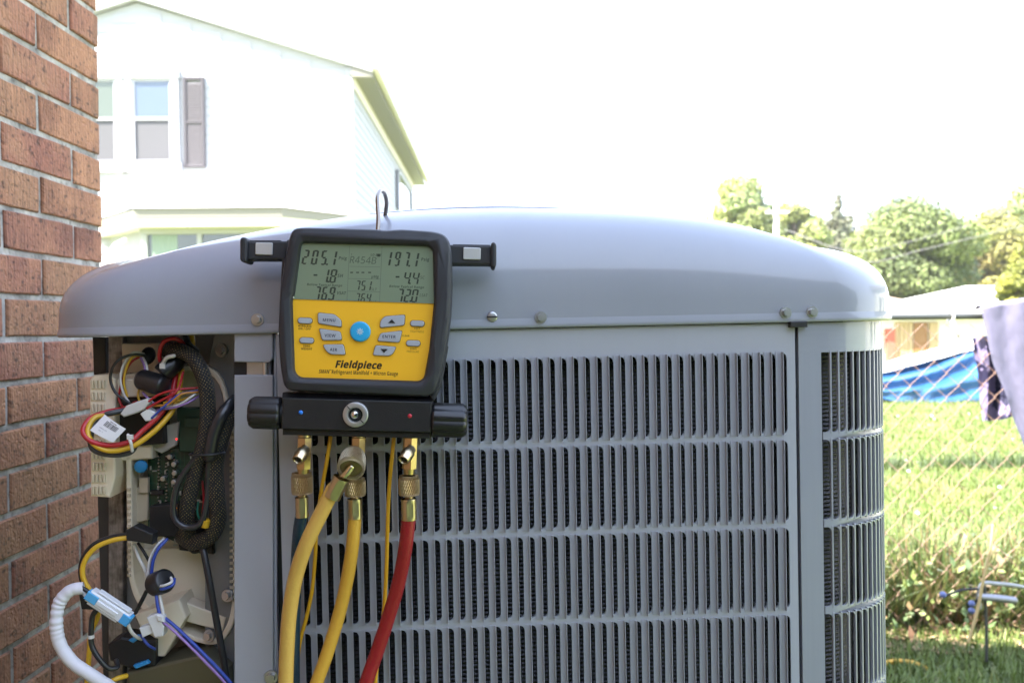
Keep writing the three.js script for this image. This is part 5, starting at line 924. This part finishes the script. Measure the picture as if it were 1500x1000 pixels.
const tones = { light: [[0.28, 0.33, 0.09], [0.32, 0.35, 0.10], [0.24, 0.30, 0.10]], mid: [[0.15, 0.20, 0.045], [0.19, 0.235, 0.05], [0.11, 0.155, 0.04]], gold: [[0.27, 0.25, 0.05], [0.23, 0.235, 0.05], [0.30, 0.25, 0.06]], grey: [[0.12, 0.14, 0.07], [0.15, 0.16, 0.08]], lime: [[0.24, 0.24, 0.02], [0.20, 0.22, 0.02]] };
tree('broadleaf_tree', 'pale green leafy tree rising behind the lid, leftmost of the trees', 1084, 266, 380, 56, 42, tones.light, { n: 18000, size: 0.125, blobs: 30 });
tree('broadleaf_tree', 'small pale tree between the white pole and the sparse conifer', 1165, 298, 396, 50, 44, tones.light, { n: 11000, size: 0.15, blobs: 22 });
tree('conifer_tree', 'sparse greyish conifer with thin spire left of the round tree', 1228, 276, 380, 38, 46, tones.grey, { n: 3000, size: 0.14, form: 'cone', blobs: 40 });
tree('broadleaf_tree', 'dense dark green round tree at the unit\'s right edge', 1332, 300, 446, 98, 30, tones.mid, { n: 34000, size: 0.085, blobs: 44 });
tree('broadleaf_tree', 'golden green tree right of the dense round tree, over the garage', 1440, 326, 446, 76, 36, tones.gold, { n: 20000, size: 0.105, blobs: 32 });
tree('broadleaf_tree', 'tall pale green tree cut by the right edge of the picture', 1512, 266, 400, 46, 42, tones.light, { n: 6000, size: 0.13 });
tree('broadleaf_tree', 'low bronze shrubby tree under the sparse conifer', 1226, 336, 410, 62, 48, tones.gold, { n: 7000, size: 0.16, blobs: 18 });
tree('cypress_tree', 'narrow bright yellow green cypress behind the hanging lavender cloth', 1492, 346, 470, 24, 17, tones.lime, { n: 7000, size: 0.05, form: 'column', blobs: 30 });
tree('broadleaf_tree', 'rounded mid green tree just past the dense round tree', 1290, 372, 452, 50, 38, tones.mid, { n: 5000, size: 0.12, blobs: 18 });
{ // the far wood behind everything, one soft mass
  const bl = [];
  for (let px = 990; px < 1600; px += 17) { const c = WORLD.pt(px, 475, -62), top = WORLD.pt(px, 342 + 16 * nz(px * 0.021, 4) + rr(-6, 6) - (px > 1330 ? 14 : 0), -62).y; for (let y = 1.5; y < top; y += 1.7) bl.push([c.x + rr(-0.5, 0.5), y, c.z + rr(-1.5, 1.5), rr(1.1, 1.6), rr(0.9, 1.3)]); }
  const m = mesh('distant_trees', leafCloud(42000, bl, 0.2, [...tones.light, ...tones.gold, ...tones.mid]), leafM, scene, { kind: 'stuff', label: 'soft pale green band of far trees filling the gaps behind', category: 'trees' });
}
{ // utility pole with its wires
  const T = thing('utility_pole', 'slim white utility pole among the pale trees', 'pole'), c = WORLD.pt(1138, 400, -36); T.position.set(c.x, 0, c.z);
  const top = WORLD.pt(1137, 298, -36).y;
  mesh('pole', lathe([[0.15, 0], [0.11, top], [0.0001, top + 0.02]], 14), std(lin(0.7, 0.68, 0.66), 0.8), T);
  mesh('crossarm', cbox(-0.5, 0.5, top - 0.45, top - 0.36, 0.1, 0.2, 0.01), std(lin(0.6, 0.58, 0.55), 0.8), T);
  for (const [label, l] of [['upper thin power line sagging in front of the dense tree', [[1150, 336], [1260, 368], [1340, 352], [1420, 330]]], ['lower thin power line sagging in front of the dense tree', [[1150, 350], [1270, 384], [1350, 366], [1500, 330]]]]) {
    const w = thing('power_line', label, 'power line'), o = WORLD.pt(l[1][0], l[1][1], -26); w.position.copy(o);
    mesh('wire', tube(l.map(([x, y], i) => WORLD.pt(x, y, i ? -26 : -30).sub(o)), 0.009, 40, 6), std(lin(0.2, 0.19, 0.19), 0.6), w);
  }
}
// ---------------------------------------------------------------- tarp, fence, cloth
{
  const T = thing('tarp', 'crumpled blue tarpaulin heaped on the lawn behind the chain link fence', 'tarp');
  const D = 11.2, o = WORLD.pt(1390, 590, -D); T.position.set(o.x, 0, -D);
  const f = new Frame(new THREE.Matrix4().makeTranslation(o.x, 0, -D));
  const top = [[1210, 566], [1305, 541], [1370, 524], [1440, 508], [1540, 492]].map(([x, y]) => f.pt(x, y, -0.9)), bot = [[1210, 566], [1305, 586], [1350, 597], [1400, 602], [1540, 604]].map(([x, y]) => f.pt(x, y, 0));
  const tc = new THREE.CatmullRomCurve3(top), bc = new THREE.CatmullRomCurve3(bot);
  const g = grid(120, 70, (u, v) => {
    const a = tc.getPoint(u), b = bc.getPoint(u), t = Math.min(1, v / 0.6), back = Math.max(0, v - 0.6) / 0.4;
    const p = b.clone().lerp(a, t); p.z += 0.22 * Math.sin(t * Math.PI) - 0; if (back) { p.z -= back * 1.6; p.y = lerp(p.y, 0.02, back * back); }
    const n = 0.10 * Math.sin(v * 26 - u * 9 + 2 * nz(u * 3, v * 3)) * Math.sin(Math.PI * Math.min(1, v * 1.1)) + 0.10 * fbm(u * 7, v * 6, 3);
    p.z += n; p.y = Math.max(0.015, p.y + n * 0.35); return p.toArray();
  });
  mesh('sheet', g, phys(lin(0.02, 0.085, 0.21), 0.4, 0, { clearcoat: 0.3, clearcoatRoughness: 0.3 }), T);
  const T2 = thing('tarp', 'pale bleached cover lying over the top of the blue tarpaulin', 'tarp'); T2.position.set(o.x, 0, -D);
  mesh('sheet', grid(70, 14, (u, v) => { const a = tc.getPoint(u); return [a.x, a.y + 0.01 + 0.11 * Math.sin(v * Math.PI) - 0.05 * v + 0.02 * nz(u * 9, v * 4), a.z + 0.16 - v * 0.7]; }), std(lin(0.62, 0.66, 0.72), 0.6), T2);
}
const FZ = -2.92, railY = WORLD.pt(1372, 463.5, FZ).y;
{
  const T = thing('chain_link_fence', 'rusty chain link fence with grey top rail in front of the lawn', 'fence'); T.position.set(1.6, 0, FZ);
  const r = (x) => x - 1.6;
  mesh('top_rail', new THREE.CylinderGeometry(0.0105, 0.0105, 5.2, 14).rotateZ(Math.PI / 2).translate(0.7, railY, 0), std(lin(0.075, 0.08, 0.08), 0.5, 0.3), T);
  for (const x of [-0.25, 2.15, 4.2]) { const p = mesh('post', new THREE.CylinderGeometry(0.024, 0.024, railY + 0.06, 16).translate(r(x), (railY + 0.06) / 2, -0.03), M.zinc, T); mesh('cap', new THREE.SphereGeometry(0.028, 14, 8).translate(r(x), railY + 0.06, -0.03), M.zinc, p); }
  const p = WORLD.pt(1398, 465, FZ + 0.02); mesh('tie', [new THREE.TorusGeometry(0.021, 0.005, 8, 20).rotateY(Math.PI / 2).translate(r(p.x), railY, 0), cbox(-0.004, 0.006, -0.05, -0.015, 0.012, 0.02, 0.001).translate(r(p.x), railY, 0)], M.white, T);
  // zigzag wires hooked into each other
  const wm = std(lin(0.30, 0.185, 0.145), 0.6), step = 0.0425, wires = [];
  for (let x = -0.3; x < 4.2; x += step) {
    const pts = [], k = Math.round((x + 0.3) / step) % 2; let s = k, i = 0;
    for (let y = 0.03; y < railY - 0.01; y += step * 1.02, i++) pts.push(V3(r(x) + ((i + k) % 2 ? step * 0.52 : -step * 0.52), y, ((i + k) % 2 ? 0.003 : -0.003)));
    const g = [];
    for (let j = 0; j + 1 < pts.length; j++) { const a = pts[j], b = pts[j + 1], d = b.clone().sub(a); g.push(along(new THREE.CylinderGeometry(0.0012, 0.0012, d.length() + 0.003, 5, 1, true), a.clone().add(b).multiplyScalar(0.5), d)); }
    wires.push(...g);
  }
  mesh('wire_mesh', wires, wm, T, { kind: 'stuff' });
}
{
  const T = thing('draped_cloth', 'large lavender cloth hung over the fence rail at the right', 'cloth'), o = WORLD.pt(1500, 560, FZ); T.position.copy(o);
  const L = [[1438, 453], [1444, 490], [1452, 530], [1468, 570], [1482, 610], [1497, 650], [1512, 700]].map(([x, y]) => WORLD.pt(x, y, FZ + 0.045).sub(o)), R = [[1610, 424], [1612, 470], [1614, 520], [1616, 570], [1618, 620], [1620, 660], [1622, 710]].map(([x, y]) => WORLD.pt(x, y, FZ + 0.06).sub(o));
  const lc = curve(L), rc2 = curve(R);
  const fold = (u, v) => 0.012 * Math.sin(u * 9 + v * 2.2) * (0.3 + v) + 0.012 * fbm(u * 5, v * 4, 1) + 0.007 * Math.sin(u * 21 + v * 5);
  const cm = std(lin(0.145, 0.137, 0.212), 0.85, 0, { bumpMap: dtex(128, 128, (i, j) => { const k = 0.5 + 0.25 * ((i % 4) < 2 ? 1 : -1) * 0.5 + 0.25 * ((j % 4) < 2 ? 1 : -1) * 0.5; return [k, k, k]; }, false, [16, 16]), bumpScale: 0.0006 });
  mesh('front', grid(60, 60, (u, v) => { const p = lc.getPoint(v).lerp(rc2.getPoint(v), u); p.z += fold(u, v); return p.toArray(); }), cm, T);
  mesh('fold_over_rail', grid(60, 12, (u, v) => { const p = lc.getPoint(0).lerp(rc2.getPoint(0), u); const a = v * Math.PI; p.z += fold(u, 0) - 0.022 * (1 - Math.cos(a)) ; p.y += 0.014 * Math.sin(a); return p.toArray(); }), cm, T);
  mesh('back', grid(40, 20, (u, v) => { const p = lc.getPoint(v * 0.4).lerp(rc2.getPoint(v * 0.4), 0.12 + 0.88 * u); p.z += -0.05 + 0.4 * fold(u, v); return p.toArray(); }), cm, T);
}
{
  const T = thing('draped_garment', 'lavender and navy patterned garment hanging half behind the lavender cloth', 'garment'), o = WORLD.pt(1455, 560, FZ - 0.05); T.position.copy(o);
  const pat = dtex(256, 256, (i, j) => { const u = i / 256, v = j / 256, d = fbm(u * 4 + 3, v * 5, 2), e = fbm(u * 9 + 11, v * 9, 5); const navy = d + (u - 0.35) * 0.8 - 0.12 + 0.5 * e > 0.02; return navy ? [0.13, 0.13, 0.24] : [0.46, 0.43, 0.56]; }, true);
  const L = [[1432, 496], [1436, 520], [1442, 545], [1444, 580], [1447, 618]].map(([x, y]) => WORLD.pt(x, y, FZ - 0.05).sub(o)), R = [[1458, 490], [1470, 520], [1480, 550], [1484, 580], [1484, 604]].map(([x, y]) => WORLD.pt(x, y, FZ - 0.05).sub(o));
  const lc = curve(L), rc2 = curve(R), fold = (u, v) => 0.02 * Math.sin(u * 6 + v * 3) + 0.01 * nz(u * 6, v * 6), mm = std(0xffffff, 0.8, 0, { map: pat });
  mesh('front', grid(30, 30, (u, v) => { const p = lc.getPoint(v).lerp(rc2.getPoint(v), u); p.z += fold(u, v); if (v > 0.9) p.y -= 0.01 * Math.sin(u * 3); return p.toArray(); }), mm, T);
  mesh('back', grid(30, 30, (u, v) => { const p = lc.getPoint(v).lerp(rc2.getPoint(v), u); p.z += -0.03 - fold(u, v) * 0.5; return p.toArray(); }), mm, T);
}
// ---------------------------------------------------------------- grass, weeds and what stands in them
function bladeGeo(seg = 2, w = 1) { const pos = [], idx = []; for (let i = 0; i <= seg; i++) { const t = i / seg, ww = 0.5 * w * (1 - t * t * 0.9); pos.push(-ww, t, 0.28 * t * t, ww, t, 0.28 * t * t); } for (let i = 0; i < seg; i++) { const a = 2 * i; idx.push(a, a + 1, a + 3, a, a + 3, a + 2); } const g = new THREE.BufferGeometry(); g.setAttribute('position', new THREE.Float32BufferAttribute(pos, 3)); g.setIndex(idx); g.computeVertexNormals(); return g; }
const blade = bladeGeo(), grassM = phys(0xffffff, 0.6, 0, { transmission: 0.45 });
function scatter(name, label, category, geo, mat, list) { // list of [x, y, z, width, height, turn, lean, colour]
  const im = new THREE.InstancedMesh(geo, mat, list.length), o = new THREE.Object3D(); o.rotation.order = 'YXZ';
  list.forEach(([x, y, z, w, h, t, l, c], i) => { o.position.set(x, y, z); o.rotation.set(l, t, 0); o.scale.set(w, h, h); o.updateMatrix(); im.setMatrixAt(i, o.matrix); im.setColorAt(i, c); });
  im.name = name; im.userData = { label, category, kind: 'stuff' }; im.castShadow = im.receiveShadow = true; scene.add(im); return im;
}
const C = (r, g, b, k = 0.25) => { const m = rr(1 - k, 1 + k); return lin(r * m, g * m, b * m); };
{
  const l = [];
  for (let i = 0; i < 110000; i++) {
    const z = 1.9 + 12.5 * Math.pow(rnd(), 1.6), x = z * rr(0.30, 0.86);
    const dry = fbm(x * 1.3, z * 1.3, 4) > 0.12 || rnd() < 0.08, gap = fbm(x * 2.6, z * 2.6, 9);
    if (gap < -0.22 && rnd() < 0.7) continue;
    const band = Math.abs(z - 6.25) < 0.10 + 0.06 * nz(x * 3, 1) && x > 2.6 ? 1 : 0;  // shadow strip across the lawn, put in as darker, taller blades
    const h = rr(0.03, 0.075) * (1 + 0.5 * fbm(x * 0.8, z * 0.8, 2)) * (band ? 2.4 : 1);
    l.push([x, 0.0, -z, rr(0.004, 0.008) * (1 + z * 0.08), h, rr(0, 6.28), rr(-0.2, 0.7), band ? C(0.06, 0.10, 0.025) : dry ? C(0.23, 0.245, 0.075) : C(0.145, 0.205, 0.038, 0.3)]);
  }
  scatter('grass', 'short sunlit lawn grass on both sides of the fence', 'grass', blade, grassM, l);
  const w = [];
  for (let i = 0; i < 13000; i++) {
    const x = rr(0.6, 3.0), z = -2.96 - Math.abs(rr(-0.32, 0.4)) * rr(0.4, 1), tall = 0.6 + 0.5 * nz(x * 3, 3) + 0.3 * nz(x * 9, 7);
    const t = rnd(); w.push([x, 0, z, rr(0.006, 0.013), rr(0.16, 0.60) * tall, rr(0, 6.28), rr(-0.3, 0.6), t < 0.2 ? C(0.36, 0.30, 0.14) : t < 0.3 ? C(0.28, 0.16, 0.09) : t < 0.65 ? C(0.25, 0.30, 0.09, 0.35) : C(0.15, 0.22, 0.07, 0.35)]);
  }
  scatter('tall_grass', 'rank tall weeds and seeding grass growing through the fence foot', 'weeds', bladeGeo(4, 1), grassM, w);
  const leaf = new THREE.BufferGeometry(); leaf.setAttribute('position', new THREE.Float32BufferAttribute([[0, 0, 0], [0.5, 0.4, 0.05], [0, 1, 0.2], [-0.5, 0.4, 0.05]].flat(), 3)); leaf.setIndex([0, 1, 2, 0, 2, 3]); leaf.computeVertexNormals();
  const lv = [];
  for (let i = 0; i < 3800; i++) { const x = rr(0.6, 3.0), y = Math.pow(rnd(), 1.4) * 0.42 * (0.7 + 0.4 * nz(x * 4, 1)), z = rr(-2.82, -3.4), t = rnd(); lv.push([x, Math.max(0.01, y), z, rr(0.014, 0.03), rr(0.018, 0.05), rr(0, 6.28), rr(-0.4, 1.6), y < 0.08 && t < 0.6 ? C(0.26, 0.14, 0.08, 0.4) : t < 0.12 ? C(0.34, 0.24, 0.13) : t < 0.6 ? C(0.22, 0.28, 0.08, 0.35) : C(0.12, 0.19, 0.07, 0.35)]); }
  scatter('weed_leaves', 'broad green and withered leaves among the weeds by the fence', 'weeds', leaf, grassM, lv);
  const dr = []; for (let i = 0; i < 2600; i++) { const x = rr(0.5, 3.0), z = rr(-2.72, -3.05); dr.push([x, 0.012 + 0.02 * rnd(), z, rr(0.012, 0.03), rr(0.02, 0.05), rr(0, 6.28), rr(1.1, 1.8), C(0.34, 0.24, 0.14, 0.4)]); }
  scatter('dry_leaves', 'brown dry litter on the bare strip before the weeds', 'leaf litter', leaf, std(0xffffff, 0.8), dr);
  const fl = []; for (let i = 0; i < 26; i++) { const z = rr(3.6, 9.5), x = z * rr(0.44, 0.64); fl.push([x, 0.05, -z, 0.02, 0.024, rr(0, 6), rr(0.6, 1.4), lin(0.75, 0.75, 0.72)]); }
  scatter('clover_flowers', 'tiny white clover flowers dotted over the lawn', 'flowers', leaf, std(0xffffff, 0.7), fl);
}
{
  const Z = -2.62, T = thing('garden_stake', 'thin stake with grey metal bracket and blue tipped prongs in the weeds', 'garden tool'), o = WORLD.pt(1446, 965, Z); T.position.set(o.x, 0, Z);
  const P = (x, y, z = 0) => WORLD.pt(x, y, Z + z).sub(T.position);
  mesh('rod', tube([P(1446, 968), P(1445, 900), P(1443, 858)], 0.0045, 12, 8), std(lin(0.08, 0.08, 0.075), 0.6, 0.4), T);
  mesh('bracket', [tube([P(1438, 874, 0.01), P(1462, 876, 0.01), P(1486, 879, 0.01)], 0.0115, 12, 12)], std(lin(0.30, 0.30, 0.33), 0.4, 0.6), T);
  mesh('curved_bar', tube([P(1436, 890), P(1434, 868), P(1440, 855), P(1462, 855), P(1490, 858), P(1530, 868)], 0.0065, 40, 10), std(lin(0.34, 0.34, 0.33), 0.45, 0.5), T);
  mesh('prong', [tube([P(1436, 862), P(1410, 864), P(1386, 872)], 0.004, 14, 8), tube([P(1438, 866), P(1428, 885)], 0.004, 8, 8)], M.black, T);
  const bt = std(lin(0.11, 0.14, 0.30), 0.5);
  for (const [x, y] of [[1382, 871], [1424, 884], [1424, 894]]) mesh('blue_tip', new THREE.SphereGeometry(0.0105, 14, 10).translate(...P(x, y, 0.006).toArray()), bt, T);
  const K = thing('wooden_stick', 'pale wooden stick leaning against the garden stake', 'stick'), k0 = WORLD.pt(1421, 936, Z + 0.05); K.position.copy(k0);
  mesh('stick', tube([[1419, 940], [1432, 896], [1441, 850], [1452, 800], [1455, 770]].map(([x, y]) => WORLD.pt(x, y, Z + 0.03).sub(k0)), 0.0045, 20, 8), std(lin(0.46, 0.34, 0.16), 0.8), K);
  const Hs = thing('garden_hose', 'short yellow hose lying on the grass beside the unit', 'hose'), h0 = WORLD.pty(1320, 968, 0.02); Hs.position.copy(h0);
  mesh('hose_tube', tube([[1230, 985], [1290, 972], [1318, 968], [1340, 971], [1360, 980]].map(([x, y], i) => WORLD.pty(x, y, i === 4 ? 0.008 : 0.03).sub(h0)), 0.0075, 40, 10), HM.yellow2, Hs);
}
renderer.render(scene, camera);
